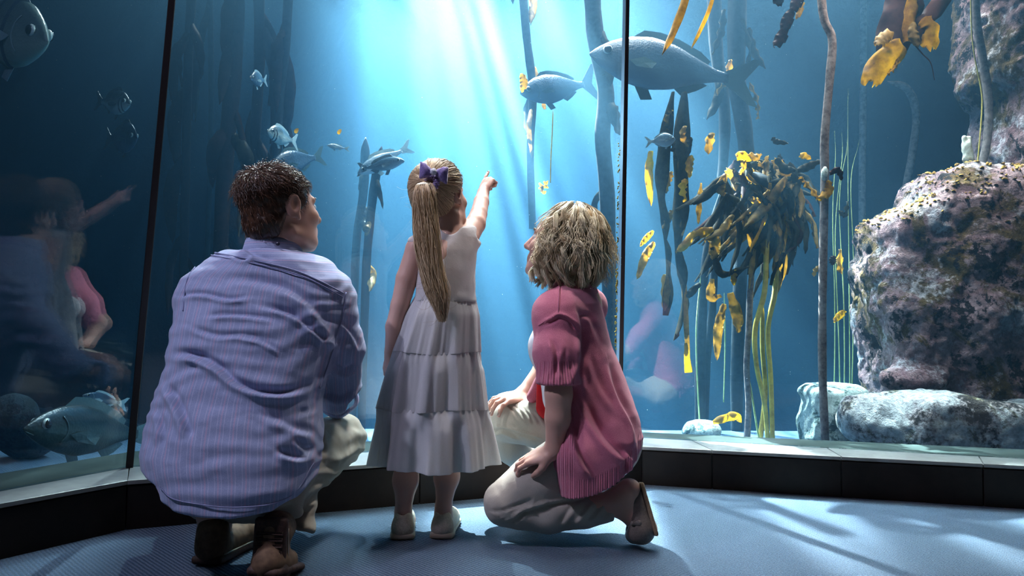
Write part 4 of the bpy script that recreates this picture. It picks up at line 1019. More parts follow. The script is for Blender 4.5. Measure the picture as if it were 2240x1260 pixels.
def face_parts(H, root, brow_mat, child=False):
    s = H.s
    for q in (-1, 1):
        th, ph = np.meshgrid(np.linspace(0, math.pi, 10), np.arange(14) * math.pi / 7, indexing='ij')
        u = np.stack([np.sin(th) * np.cos(ph), np.sin(th) * np.sin(ph), np.cos(th)], -1).reshape(-1, 3)
        c = H(q * .031, .0815, .001); V = c + u * .0125 * s
        a_ = np.arange(9)[:, None] * 14; b_ = np.arange(14)[None]; b2 = (b_ + 1) % 14; Q = np.stack([a_ + b_, a_ + b2, a_ + 14 + b2, a_ + 14 + b_], -1).reshape(-1, 4)
        eye = mesh_obj('eye', V, Q, M_eyewhite, root)
        V2 = H(q * .031, .0905, .001) + (u * np.array([.0055, .003, .0055])) @ H.R.T * s
        mesh_obj('iris', V2, Q, M_eye, eye)
        pts = [H(q * (.014 + .034 * t), .0995 - .014 * t * t, .021 + .006 * math.sin(t * 2.6)) for t in np.linspace(0, 1, 6)]
        V, Fc = tube(pts, [.002 * s, .0032 * s, .0035 * s, .003 * s, .0022 * s, .001 * s], 5); mesh_obj('eyebrow', V, Fc, brow_mat, root)
    pts = [H(x, .0985 - abs(x) * .35, -.068 - abs(x) * .05) for x in np.linspace(-.021, .021, 7)]
    V, Fc = tube(pts, [.0015 * s, .003 * s, .004 * s, .0035 * s, .004 * s, .003 * s, .0015 * s], 6); mesh_obj('lips', V, Fc, M_lip, root)
m = NT('eye_white'); m.set(col=(0.75, 0.72, 0.7), rough=0.15); M_eyewhite = m.m
m = NT('lip_skin'); m.set(col=(0.50, 0.20, 0.18), rough=0.4); M_lip = m.m
m = NT('finger_nail'); m.set(col=(0.78, 0.55, 0.48), rough=0.25); M_nail = m.m
def hand_sdf(S, wrist, fwd, back, side, sc=1.0, curls=None, splay=1.0, thumb=None, wr=.024):
    """side=+1: thumb towards local +x. fwd: towards the fingers, back: out of the back of the hand. returns finger-tip frames"""
    y = np.array(fwd, float); y /= np.linalg.norm(y); z = np.array(back, float); z -= y * (z @ y); z /= np.linalg.norm(z); x = np.cross(y, z)
    H = Frame(wrist, np.stack([x, y, z], 1), sc); k = .008 * sc
    S.cone(H(0, 0, 0), H(side * .004, .03, 0), wr * sc, .022 * sc, .02 * sc)
    S.ell(H(side * .004, .055, 0), np.array([.041, .046, .0145]) * sc, H.R, .014 * sc)
    curls = curls or [(15, 25, 15)] * 4
    base = [(.030, .088, .0), (.010, .094, .002), (-.010, .090, .001), (-.028, .080, -.002)]
    ln = [.070, .078, .072, .056]; rr = [.0088, .0090, .0086, .0076]; tips = []
    for i in range(4):
        bx, by, bz = base[i]; p = np.array([side * bx, by, bz]); a = 0.0; sp = math.radians([7, 1, -5, -13][i] * splay) * side
        S.cone(H(side * bx * .75, by - .045, bz * .5 + .002), H(*p), .0095 * sc, rr[i] * 1.12 * sc, k)
        for j, f_ in enumerate((.44, .31, .25)):
            a += math.radians(curls[i][j]); L = ln[i] * f_
            d = np.array([math.sin(sp) * math.cos(a), math.cos(sp) * math.cos(a), -math.sin(a)]); q = p + d * L
            S.cone(H(*p), H(*q), rr[i] * (1 - .10 * j) * sc, rr[i] * (1 - .10 * (j + 1)) * sc, .004 * sc); p = q
        tips.append((H(*(p - d * .004)), H.R @ d, H.R @ np.array([math.sin(sp) * math.sin(a), math.sin(a), math.cos(a)]), rr[i] * .72 * sc))
    t = thumb or [(.028, .020, -.004), (.048, .045, -.012), (.058, .070, -.016), (.060, .092, -.018)]
    t = [(side * a_, b_, c_) for a_, b_, c_ in t]
    for j in range(3): S.cone(H(*t[j]), H(*t[j + 1]), (.0145, .0108, .0098)[j] * sc, (.0108, .0098, .0078)[j] * sc, (.012, .005, .004)[j] * sc)
    return tips
def nails(tips, root):
    for c, d, n_, r in tips:
        n_ = n_ / np.linalg.norm(n_); d = d / np.linalg.norm(d); x = np.cross(d, n_); R = np.stack([x, d, n_], 1)
        V, Fc = boxmesh(c + n_ * r * .86, (r * .72, r * .95, r * .22), R, r * .2); mesh_obj('fingernail', V, Fc, M_nail, root)
def shell(S, lo, hi, vox, name, mat, root, disp=None, attrs=None, newton=2):
    V, Q, N = skin_mesh(S, lo, hi, vox, newton)
    if disp is not None: V = disp(V, N)
    return mesh_obj(name, V, Q, mat, root, True, None, attrs(V) if attrs else None)
def hair_mat(name, c1, c2, rough=0.35):
    m = NT(name); t = m.attr('rnd'); v = m.coord('Object'); n = m.noise(v, 12, 3)
    m.set(col=m.ramp(m.math('ADD', m.math('MULTIPLY', t, 0.7), m.math('MULTIPLY', n, 0.3)), [(0.2, c1), (0.8, c2)]), rough=rough, spec=0.6); return m.m
def push_out(sdf, p, off):
    """keep hair points at least off outside a surface"""
    q = p.reshape(-1, 3).astype(np.float32)
    for _ in range(2):
        f0 = sdf(q); h = .002; m_ = f0 < off
        if not m_.any(): break
        s_ = q[m_]; g = np.stack([(sdf(s_ + np.eye(3, dtype=np.float32)[i] * h) - f0[m_]) / h for i in range(3)], 1)
        g /= np.linalg.norm(g, axis=1, keepdims=True) + 1e-6
        q[m_] = s_ + g * (off - f0[m_])[:, None]
    return q.reshape(p.shape).astype(float)

# ================================================================== crouching man
random.seed(31); RNG = np.random.default_rng(31)
def build_man():
    root = thing('person', 'crouching man with short brown hair, striped lavender-blue shirt and beige trousers, seen from behind', 'person', (-.72, 1.98, 0))
    Ls, Rs = P(452, 650, 2.14), P(722, 660, 2.16)
    Le, Lw = P(425, 850, 2.36), P(520, 870, 2.52)
    Re, Rw = P(742, 858, 2.26), P(690, 850, 2.50)
    Lh, Rh = P(450, 1040, 2.02), P(590, 1040, 2.03)
    Lk, Rk = P(455, 965, 2.42), P(742, 962, 2.40)
    La, Ra = P(470, 1128, 2.03), P(600, 1130, 1.99)
    neck = P(597, 560, 2.17)
    Hd = Frame(P(613, 458, 2.17), frame((.68, .73, .10)) @ rot('Y', -4), 1.06)
    head = Sdf(); head_sdf(head, Hd)
    S = Sdf(); head_sdf(S, Hd)
    S.chain([Hd(0, -.03, -.06), neck, P(590, 610, 2.14)], [.056, .060, .075], .03)
    S.chain([P(585, 620, 2.14), P(560, 750, 2.12), P(530, 900, 2.05), P(520, 1010, 2.02)], [.10, .12, .12, .12], .04)
    S.chain([neck + [0, 0, -.05], Ls, Le, Lw], [.06, .05, .042, .026], .015); S.chain([neck + [0, 0, -.05], Rs, Re, Rw], [.06, .05, .042, .026], .015)
    tl = hand_sdf(S, Lw, (.9, .25, -.2), (.1, .3, 1), -1, 1.0, [(25, 35, 20)] * 4); tr_ = hand_sdf(S, Rw, (-.9, .3, -.15), (0, .2, 1), 1, 1.0, [(25, 35, 20)] * 4)
    S.chain([Lh, Lk, La, P(478, 1185, 2.05)], [.085, .055, .040, .035], .03); S.chain([Rh, Rk, Ra, P(590, 1200, 1.93)], [.085, .055, .040, .035], .03)
    V, Q, N = skin_mesh(S, (-1.15, 1.75, 0.0), (-.35, 2.75, 1.18), .0045)
    mesh_obj('body', V, Q, M_skin_man, root)
    nails(tl + tr_, root); face_parts(Hd, root, M_hair_man)
    # trousers
    T = Sdf(); T.ell(P(528, 1030, 2.0), (.185, .15, .145), None, .04)
    T.chain([Lh, Lk], [.105, .080], .03).chain([Lk, La + [0, 0, .02]], [.078, .058], .02)
    T.chain([Rh, Rk], [.108, .080], .03).chain([Rk, Ra + [0.01, 0.02, .05]], [.078, .058], .02)
    T.cone(P(655, 1075, 2.12), P(672, 1195, 2.02), .050, .014, .02)
    T.cone(P(520, 1120, 1.98), P(640, 1110, 1.98), .03, .03, .02)
    T.plane(Ra + [0, 0, -.02], (-.1, -.5, -1), .003)
    T.fn(lambda p: p[:, 2] - np.float32(.070), .003)
    def td(V, N):
        d = .004 * fbm(V, 14, 3, 3) + .003 * np.sin(V[:, 2] * 130 + V[:, 0] * 60 + 3 * vnoise(V, 9))
        V = V + N * d[:, None]
        return folds(V, N, [([(700, 930), (712, 980), (705, 1030)], .006, 5), ([(640, 1010), (700, 1020), (760, 1000), (788, 985)], .006, 5), ([(650, 1120), (710, 1090), (770, 1020)], .005, 6), ([(690, 960), (700, 1000), (698, 1030)], .006, 4)])
    shell(T, (-1.12, 1.72, 0.0), (-.38, 2.6, .48), .0055, 'trousers', M_chino, root, td)
    # shirt
    rows = rows_px([(548, 545, 655, 2.16, .085), (575, 475, 715, 2.15, .105), (612, 420, 755, 2.15, .125), (660, 395, 755, 2.14, .145), (720, 385, 745, 2.12, .158), (800, 373, 722, 2.10, .165),
                    (870, 352, 702, 2.07, .170), (930, 334, 700, 2.04, .175), (985, 324, 700, 2.02, .180), (1050, 338, 690, 2.00, .180), (1140, 350, 668, 1.99, .175)], 0)
    lf = loft(rows, 2.25)
    S2 = Sdf(); S2.fn(lf, .01, False)
    S2.cone(P(500, 595, 2.15), Ls, .066, .068, .05); S2.cone(P(690, 605, 2.16), Rs, .060, .066, .05)
    S2.chain([Ls, Le], [.070, .062], .045).chain([Le, P(480, 868, 2.46)], [.060, .052], .03)
    S2.chain([Rs, P(745, 755, 2.19), Re], [.074, .066, .062], .03).chain([Re, P(738, 872, 2.38)], [.060, .058], .03)
    hx = np.array([P(x, 1060, 1.88)[0] for x in (300, 345, 365, 400, 455, 520, 600, 640, 665, 690, 705, 760)])
    hz = np.array([P(500, y, 1.88)[2] for y in (1040, 1058, 1090, 1108, 1117, 1121, 1112, 1092, 1062, 1015, 990, 940)])
    hemf = lambda p: (p[:, 2] - np.interp(p[:, 0], hx, hz) - np.clip(p[:, 1] - 2.02, 0, 1) * .5).astype(np.float32)
    S2.fn(hemf, .004)
    S2.cone(Hd(0, -.03, -.06) + [0, 0, -.005], neck, .062, .062, .006, True)
    def sd(V, N):
        d = .0035 * fbm(V * np.array([1, 1, 2.2]), 9, 3, 3) * np.clip(.4 + V[:, 2] * 0 + .6, 0, 1) + .0016 * np.sin(V[:, 2] * 120 + 7 * vnoise(V, 7, 2))
        V = V + N * d[:, None]
        V = folds(V, N, [
            ([(366, 778), (415, 778), (470, 800), (515, 838), (570, 858), (630, 860), (696, 838)], -.019, 11),
            ([(360, 840), (385, 880), (405, 930), (412, 960)], -.013, 11), ([(345, 900), (352, 940), (350, 980)], -.008, 8),
            ([(390, 648), (440, 644), (500, 655), (545, 650)], -.009, 7), ([(450, 692), (520, 690), (600, 700)], -.008, 7),
            ([(480, 610), (560, 618), (640, 640), (700, 690), (735, 745)], -.012, 14), ([(560, 668), (640, 690), (700, 735), (735, 748)], -.013, 9),
            ([(410, 715), (470, 735), (540, 735), (600, 748)], -.007, 8), ([(520, 740), (570, 748), (612, 770)], -.006, 6),
            ([(650, 905), (680, 900), (700, 885)], -.008, 8), ([(600, 985), (650, 1002), (698, 985)], -.010, 10), ([(640, 960), (670, 985), (700, 975)], -.008, 8), ([(560, 900), (640, 935), (698, 950)], -.008, 13),
            ([(705, 720), (722, 770), (700, 850), (690, 910)], .016, 9), ([(745, 700), (775, 740), (786, 770)], -.006, 6), ([(720, 800), (750, 815), (780, 800)], -.009, 8), ([(705, 860), (745, 872), (780, 850)], -.010, 9),
            ([(560, 560), (530, 570), (500, 556)], .006, 7), ([(520, 535), (560, 560), (600, 572)], -.007, 7)])
        return V
    def at(V):
        r = lf.rows; z = V[:, 2]; cx = np.interp(z, r[:, 0], r[:, 1]); a = np.interp(z, r[:, 0], r[:, 3])
        st = (V[:, 0] - cx) / a * 0.19 + 0.03 * (z - .5)
        ab = Re - Rs; pa = V - Rs; h = np.clip(pa @ ab / (ab @ ab), 0, 1.3); dd = np.linalg.norm(pa - h[:, None] * ab, axis=1)
        arm = (dd < .085) & (V[:, 0] > Rs[0] - .045 + (Rs[2] - z) * .06)
        st = np.where(arm, (V[:, 0] - Rs[0] + (Rs[2] - z) * .1), st)
        x, y = proj(V); d1, s1, _ = polydist(x, y, [(470, 545), (540, 562), (640, 588), (700, 615), (762, 645)]); yoke = ((s1 < 0) & (z > .72)).astype(float)
        return {'st': np.where(yoke > .5, z * 1.0, st)}
    m = NT('striped_shirt'); v = m.coord('Object'); s_ = m.attr('st'); n = m.noise(v, 800, 2, 0.8)
    ph = m.math('FRACT', m.math('MULTIPLY', s_, 72.0)); line = m.math('LESS_THAN', m.math('ABSOLUTE', m.math('SUBTRACT', ph, 0.5)), 0.07)
    ph2 = m.math('FRACT', m.math('MULTIPLY', s_, 36.0)); line2 = m.math('LESS_THAN', m.math('ABSOLUTE', m.math('SUBTRACT', ph2, 0.5)), 0.06)
    base = m.ramp(n, [(0.3, (0.24, 0.28, 0.48)), (0.7, (0.42, 0.47, 0.68))])
    c = m.mix(m.math('MULTIPLY', line, 0.28), base, (0.75, 0.72, 0.88)); c = m.mix(m.math('MULTIPLY', line2, 0.30), c, (0.78, 0.42, 0.55))
    m.set(col=c, rough=0.8, spec=0.2, sheen=0.2); m.bump(m.math('ADD', n, m.math('MULTIPLY', m.noise(v, 45, 4), 1.2)), 0.35, 0.003); M_shirt = m.m
    sh = shell(S2, (-1.16, 1.70, .10), (-.36, 2.66, .98), .0052, 'shirt', M_shirt, root, sd, at)
    m = NT('shirt_thread'); m.set(col=(0.26, 0.28, 0.46), rough=0.8); M_th = m.m
    def strip(name, pts, r, n=60, off=.002, mat=M_th):
        q = hitline(S2, pts, n, off)
        if len(q) > 3: V, Fc = tube(q, r, 6); mesh_obj(name, V, Fc, mat, sh)
    strip('yoke_seam', [(465, 552), (540, 566), (640, 590), (700, 615), (752, 642)], .0026)
    strip('yoke_seam', [(462, 558), (540, 573), (640, 597), (700, 622), (750, 650)], .0018)
    strip('sleeve_seam', [(757, 640), (750, 690), (730, 760), (700, 850)], .0020)
    strip('sleeve_seam', [(447, 560), (410, 610), (400, 680)], .0018)
    strip('hem_seam', [(350, 1066), (380, 1092), (455, 1106), (520, 1110), (600, 1101), (650, 1072), (686, 1012)], .0018)
    # collar: a folded band round the neck, open at the front
    A = frame((.62, .78, .1)); nb = P(598, 552, 2.17)
    def ring(r, z, tilt): 
        th = np.linspace(math.radians(-240), math.radians(60), 40)
        return np.array([nb + A @ np.array([r * .98 * math.cos(t), r * math.sin(t), 0]) + [0, 0, z + tilt * math.cos(t + math.pi / 2)] for t in th])
    prof = [(.070, -.005), (.069, .018), (.071, .032), (.075, .035), (.080, .026), (.086, .004), (.092, -.016), (.089, -.018), (.080, .004), (.073, .018)]
    rg = [ring(r, z, .014) for r, z in prof]; n_ = 40; k_ = len(rg); V = np.concatenate(rg); Fs = []
    for i in range(k_):
        i2 = (i + 1) % k_
        for j in range(n_ - 1): Fs.append((i * n_ + j, i * n_ + j + 1, i2 * n_ + j + 1, i2 * n_ + j))
    Fs += [tuple(i * n_ for i in range(k_)), tuple(i * n_ + n_ - 1 for i in range(k_))[::-1]]
    mesh_obj('collar', V, Fs, M_shirt, sh, attrs={'st': V[:, 2] * 1.0})
    m = NT('dark_button'); m.set(col=(0.03, 0.03, 0.06), rough=0.3)
    c = P(607, 533, 2.07); V, Fc = tube([c, c + [0, .006, 0]], [.0055, .0055], 12); mesh_obj('collar_button', V, Fc, m.m, sh)
    # rolled cuff
    for (a, b) in ((P(738, 870, 2.36), Re), (P(480, 868, 2.45), Le)):
        d = (b - a) / np.linalg.norm(b - a); x = np.cross(d, [0, 0, 1]); x /= np.linalg.norm(x); y = np.cross(d, x); Vs = []; pr = [(.060, 0), (.065, .008), (.066, .03), (.061, .045), (.054, .04), (.053, .004)]
        for r, h in pr:
            for t in np.linspace(0, 2 * math.pi, 28, endpoint=False): Vs.append(a + d * (h - .012) + (x * math.cos(t) + y * math.sin(t)) * (r + .003 * math.sin(5 * t)))
        Fs = [(i * 28 + j, i * 28 + (j + 1) % 28, ((i + 1) % 6) * 28 + (j + 1) % 28, ((i + 1) % 6) * 28 + j) for i in range(6) for j in range(28)]
        mesh_obj('rolled_cuff', Vs, Fs, M_shirt, sh, attrs={'st': np.array(Vs)[:, 0]})
    # shoes: sdf upper and sole
    def shoe(heel, ball, toe, up_, sc=1.0):
        heel, ball, toe, up_ = (np.array(q, float) for q in (heel, ball, toe, up_)); f = (ball - heel) / np.linalg.norm(ball - heel); up_ = up_ - f * (up_ @ f); up_ /= np.linalg.norm(up_)
        f2 = (toe - ball) / np.linalg.norm(toe - ball); up2 = np.array([0, 0, 1.0]); sx = np.cross(f, up_)
        U = Sdf(); U.chain([heel + up_ * .045, heel + up_ * .075], [.040, .042], .02); U.chain([heel + up_ * .03, ball + up_ * .03], [.036, .044], .03)
        U.chain([ball + up2 * .028 + up_ * .01, toe + up2 * .024], [.043, .032], .02)
        o1 = mesh_obj('shoe', *skin_mesh(lambda p: U(p) + .0015 * vnoise(p, 40), np.minimum(heel, np.minimum(ball, toe)) - .12, np.maximum(heel, np.maximum(ball, toe)) + .16, .005)[:2], M_suede, root)
        W = Sdf(); Rb = np.stack([sx, f, up_], 1); L = np.linalg.norm(ball - heel)
        W.box((heel + ball) / 2 + up_ * .004, (.042, L / 2 + .034, .011), Rb, .010, .01)
        x2 = np.cross(f2, up2); x2 /= np.linalg.norm(x2); W.box((ball + toe) / 2 + up2 * .011, (.044, np.linalg.norm(toe - ball) / 2 + .03, .010), np.stack([x2, f2, np.cross(x2, f2)], 1), .010, .02)
        mesh_obj('sole', *skin_mesh(W, np.minimum(heel, np.minimum(ball, toe)) - .1, np.maximum(heel, np.maximum(ball, toe)) + .1, .0045)[:2], M_sole, o1)
        for k in range(7):                       # stitched tread bars
            c = heel + f * (L * (k + .3) / 7) - up_ * .0075; V, Fc = boxmesh(c, (.034, .004, .0035), Rb, .001); mesh_obj('tread', V, Fc, M_sole, o1)
        for s in (-1, 1):
            pts = [heel + up_ * .017 + f * (L * t) + sx * s * (.040 + .006 * t) for t in np.linspace(-.05, 1, 12)]; V, Fc = tube(pts, .0022, 5); mesh_obj('welt_stitching', V, Fc, M_chino, o1)
    hb = P(585, 1262, 1.86)
    shoe(P(592, 1162, 1.875), [hb[0], 1.86, .018], [hb[0] + .02, 1.94, .004], (0, 1, .25))
    l0 = G(478, 1212, .012); shoe([l0[0], 2.0, .012], [l0[0] + .02, 2.15, .004], [l0[0] + .03, 2.21, .004], (0, 0, 1))
    # hair
    cap = Sdf(); s = Hd
    cap.ell(s(0, -.018, .037), (.083, .105, .090), s.R, .02); cap.ell(s(0, -.052, -.040), (.070, .056, .066), s.R, .03)
    for q in (-1, 1): cap.ell(s(q * .062, .012, .022), (.017, .040, .045), s.R, .02)
    cap.plane(s(0, .062, .05), s.R @ np.array([0, 1, -.35]), .006); cap.plane(s(0, .035, -.01), s.R @ np.array([0, .9, -.5]), .01)
    cap.plane(s(0, -.05, -.098), s.R @ np.array([0, .15, -1]), .01)
    for q in (-1, 1): cap.ell(s(q * .086, -.002, -.012), (.022, .026, .040), s.R, .006, True)
    capd = lambda p: cap(p) + .002 * vnoise(p, 45) + .0015 * vnoise(p, 110)
    V, Q, N = skin_mesh(capd, s.O - .17, s.O + .17, .0045)
    hb_ = mesh_obj('hair', V, Q, M_hair_man, root, attrs={'rnd': .15 + .2 * vnoise(V, 60)})
    loc = (V - s.O) @ s.R; pr = np.clip(.35 + loc[:, 2] * 9, .25, 1.4); pr[loc[:, 2] < -.07] = .15; idx = RNG.choice(len(V), 4200, p=pr / pr.sum()); r0, n0, l0_ = V[idx], N[idx], loc[idx]
    whorl = np.array([.01, -.075, .095]); d = l0_ - whorl; d[:, 2] *= .6
    ang = .7; dx = d[:, 0] * math.cos(ang) - d[:, 1] * math.sin(ang); dy = d[:, 0] * math.sin(ang) + d[:, 1] * math.cos(ang); fl = np.stack([dx, dy, d[:, 2] - .03], 1)
    fl += RNG.normal(size=fl.shape) * .012 + .05 * np.stack([vnoise(r0, 22, 1), vnoise(r0, 22, 2), vnoise(r0, 22, 3)], 1) * np.clip(l0_[:, 2:3] * 12, .2, 1)
    fl = fl @ s.R.T; fl -= n0 * (fl * n0).sum(1, keepdims=True); fl /= np.linalg.norm(fl, axis=1, keepdims=True) + 1e-6
    ln = np.where(l0_[:, 2] > .05, RNG.uniform(.022, .042, len(idx)), RNG.uniform(.012, .024, len(idx)))[:, None, None]
    t = np.linspace(0, 1, 6)[None, :, None]; lift = np.where(l0_[:, 2] > .06, .26, .07)[:, None, None]
    pth = r0[:, None] + fl[:, None] * t * ln + n0[:, None] * (np.sin(t * 2.2) * ln * lift) - np.array([0, 0, 1.0]) * (t ** 2 * ln * .12)
    curl = RNG.normal(size=(len(idx), 1, 3)) * np.sin(t * 3.5) * ln * .13; pth = pth + curl
    V, Q, rn = strands(pth, .00075, 3, .3); mesh_obj('hair_strands', V, Q, M_hair_man, hb_, attrs={'rnd': rn})
    return root
M_hair_man = hair_mat('brown_hair', (0.030, 0.013, 0.007), (0.17, 0.080, 0.042))
m = NT('tan_suede'); v = m.coord('Object'); n = m.noise(v, 60, 4); m.set(col=m.ramp(n, [(.3, (.10, .055, .03)), (.7, (.19, .11, .06))]), rough=.8); M_suede = m.m
m = NT('brown_rubber_sole'); v = m.coord('Object'); n = m.noise(v, 120, 3); m.set(col=m.ramp(n, [(.3, (.03, .014, .01)), (.7, (.07, .03, .02))]), rough=.7); m.bump(n, .4, .002); M_sole = m.m
man = build_man()

# ================================================================== standing girl pointing
random.seed(41); RNG = np.random.default_rng(41)
M_hair_girl = hair_mat('light_brown_hair', (0.30, 0.18, 0.085), (0.86, 0.66, 0.42))
m = NT('purple_velvet'); v = m.coord('Object'); n = m.noise(v, 300, 3); m.set(col=m.ramp(n, [(.3, (.14, .10, .30)), (.7, (.30, .22, .52))]), rough=.8, sheen=.6); M_purple = m.m
m = NT('white_lace'); v = m.coord('Object'); n = m.noise(v, 400, 3); m.set(col=m.ramp(n, [(.3, (.45, .45, .55)), (.7, (.85, .85, .92))]), rough=.7); m.bump(n, .8, .003); M_lace = m.m
m = NT('purple_scrunchie'); v = m.coord('Object'); n = m.noise(v, 250, 3, .8); m.set(col=m.ramp(n, [(.42, (.06, .03, .16)), (.62, (.50, .38, .62))]), rough=.7); M_scr = m.m
M_pump = cloth_mat('cream_canvas_shoe', (0.50, 0.44, 0.33), (0.72, 0.66, 0.52), 150, bump=.6)
m = NT('rubber_sole_tan'); m.set(col=(.42, .36, .26), rough=.6); M_sole_tan = m.m
def build_girl():
    root = thing('person', 'small girl with long blond ponytail and white tiered dress, pointing up at the glass', 'person', (-.24, 2.29, 0))
    Hd = Frame(P(962, 432, 2.31), frame((.50, .84, .16)) @ rot('Y', -6), .88)
    neck = P(985, 510, 2.305)
    S = Sdf(); head_sdf(S, Hd)
    Ls, Rs = P(913, 545, 2.29), P(1022, 520, 2.33)
    Le, Lw = P(875, 668, 2.27), P(856, 768, 2.28)
    Re, Rw = P(1047, 468, 2.44), P(1057, 422, 2.54)
    S.chain([Hd(0, -.025, -.05), neck, P(983, 535, 2.30)], [.036, .034, .045], .03)
    S.cone(P(930, 555, 2.29), P(1015, 545, 2.31), .034, .034, .03)
    S.chain([P(970, 570, 2.29), P(968, 680, 2.29), P(960, 790, 2.29)], [.070, .066, .080], .04)
    S.chain([P(935, 545, 2.29), Ls, P(890, 610, 2.28), Le, P(863, 715, 2.27), Lw], [.032, .036, .033, .028, .027, .020], .008)
    S.chain([P(1005, 545, 2.31), Rs, P(1040, 490, 2.39), Re, P(1053, 442, 2.50), Rw], [.032, .036, .033, .028, .026, .020], .006)
    tl = hand_sdf(S, Lw, P(846, 812, 2.29) - Lw, (-.9, -.5, .1), 1, .70, [(18, 30, 20), (24, 34, 22), (28, 38, 22), (32, 38, 22)], .6, [(.020, .020, -.010), (.034, .045, -.026), (.030, .068, -.036), (.020, .086, -.040)], .020)
    up_dir = P(1068, 392, 2.63) - Rw; up_dir = P(1079, 371, 2.595) - Rw
    tr_ = hand_sdf(S, Rw, up_dir, (-.6, -.7, .4), -1, .72, [(2, 4, 4), (70, 85, 55), (75, 85, 55), (78, 85, 55)], .7, [(.024, .018, -.010), (.040, .040, -.022), (.030, .060, -.036), (.010, .068, -.042)], .020)
    for hip, knee, ank in ((P(925, 830, 2.29), P(893, 990, 2.27), P(882, 1122, 2.265)), (P(985, 830, 2.30), P(984, 985, 2.28), P(970, 1112, 2.275))):
        S.chain([hip, knee, knee * .55 + ank * .45 + [0, -.008, 0], ank, ank + [0, 0, -.03]], [.062, .036, .036, .022, .026], .02)
        S.chain([ank + [0, .01, -.03], ank + [.005, .12, -.05]], [.024, .018], .02)
    V, Q, N = skin_mesh(S, (-.45, 2.08, 0.0), (.02, 2.92, 1.22), .0038)
    mesh_obj('body', V, Q, M_skin_girl, root); nails(tl + tr_, root); face_parts(Hd, root, M_hair_girl)
    # dress: fitted bodice
    rows = rows_px([(500, 945, 1030, 2.305, .050), (520, 925, 1045, 2.305, .058), (550, 915, 1044, 2.30, .072), (590, 912, 1041, 2.295, .080), (640, 910, 1040, 2.29, .082), (660, 906, 1043, 2.29, .086)], 0)
    B = Sdf(); B.fn(loft(rows, 2.3), .01, False); B.cone(P(935, 530, 2.29), P(910, 538, 2.29), .042, .034, .02); B.cone(P(1010, 530, 2.31), P(1030, 520, 2.32), .042, .038, .02)
    B.ell(P(985, 462, 2.27), (.044, .11, .075), None, .008, True)                      # neckline
    B.cone(P(893, 560, 2.25), P(893, 560, 2.40), .040, .040, .010, True)                # arm holes
    B.cone(P(890, 640, 2.2), P(890, 545, 2.3), .034, .030, .010, True)
    B.cone(P(1066, 510, 2.30), P(1066, 505, 2.46), .034, .036, .010, True)
    bod = shell(B, (-.42, 2.10, .68), (-.04, 2.46, 1.0), .0042, 'dress', M_dress, root,
                lambda V, N: V + N * (.0016 * fbm(V, 22, 3, 4) + .0012 * np.sin(V[:, 0] * 150 + 4 * vnoise(V, 8)) * np.clip((.80 - V[:, 2]) * 12, 0, 1))[:, None])
    q = []
    # tiers: open gathered cloth
    prev = [0.0]
    def tier(name, py0, py1, c0, c1, r0, r1, amp0, amp1, nf, seedk, flat=0.0):
        n, mth = 26, 220; th = np.linspace(0, 2 * math.pi, mth, endpoint=False); rg = []
        z0, z1 = P(950, py0, 2.2)[2], P(950, py1, 2.2)[2]
        fs = [(nf, 1.0), (nf * 2 + 1, .45), (int(nf * .5), .7), (nf * 4 + 3, .18)]; rs = np.random.default_rng(seedk); phs = rs.random(4) * 6
        for i, t in enumerate(np.linspace(0, 1, n)):
            e = t ** .8; r = (1 - e) * np.array(r0) + e * np.array(r1); c = (1 - t) * c0 + t * c1; A_ = amp0 + (amp1 - amp0) * t
            w_ = sum(a * np.sin(k * th + ph + .5 * np.sin(2 * th + ph) + .25 * t) for (k, a), ph in zip(fs, phs)) / 1.6
            fine = np.sin(th * nf * 5 + phs[0]) * .0022 * max(0, 1 - t * 3.5)
            puff = .006 * math.sin(min(1, t * 7) * math.pi / 2) if name != 'skirt_panel' else 0
            bl = min(1.0, t * 3); dsp = (1 - bl) * prev[0] + bl * A_ * w_ + puff * bl + fine - .003 * (1 - bl)
            x = c[0] + np.cos(th) * (r[0] + dsp); y = c[1] + np.sin(th) * (r[1] + dsp); z = z0 + (z1 - z0) * t + .004 * np.sin(th * 3 + seedk) * t
            if i == n - 1: nxt = dsp
            rg.append(np.stack([x, y, z * np.ones(mth)], 1))
        prev[0] = nxt
        if True:                                                # turned hem, gives the cloth its thickness
            last = rg[-1].copy(); cc = last.mean(0); inn = last + (cc - last) * .014; rg.append(last + [0, 0, -.002]); rg.append(inn)
            for i in range(n - 2, -1, -6): a_ = rg[i]; cc = a_.mean(0); rg.append(a_ + (cc - a_) * .016)
        k = len(rg); V = np.concatenate(rg); i = np.arange(k - 1)[:, None] * mth; j = np.arange(mth)[None]; j2 = (j + 1) % mth
        return mesh_obj(name, V, np.stack([i + j, i + j2, i + mth + j2, i + mth + j], -1).reshape(-1, 4), M_dress, bod)
    cw, c1, c2, c3 = P(974, 650, 2.29), P(957, 770, 2.30), P(950, 900, 2.305), P(948, 1020, 2.31)
    tier('skirt_tier', 645, 772, cw, c1, (.094, .084), (.128, .118), .0016, .0100, 11, 3)
    tier('skirt_tier', 768, 898, c1, c2, (.128, .118), (.155, .142), .0040, .0160, 10, 5)
    tier('skirt_tier', 894, 1026, c2, c3, (.155, .142), (.184, .166), .0060, .0230, 9, 8)
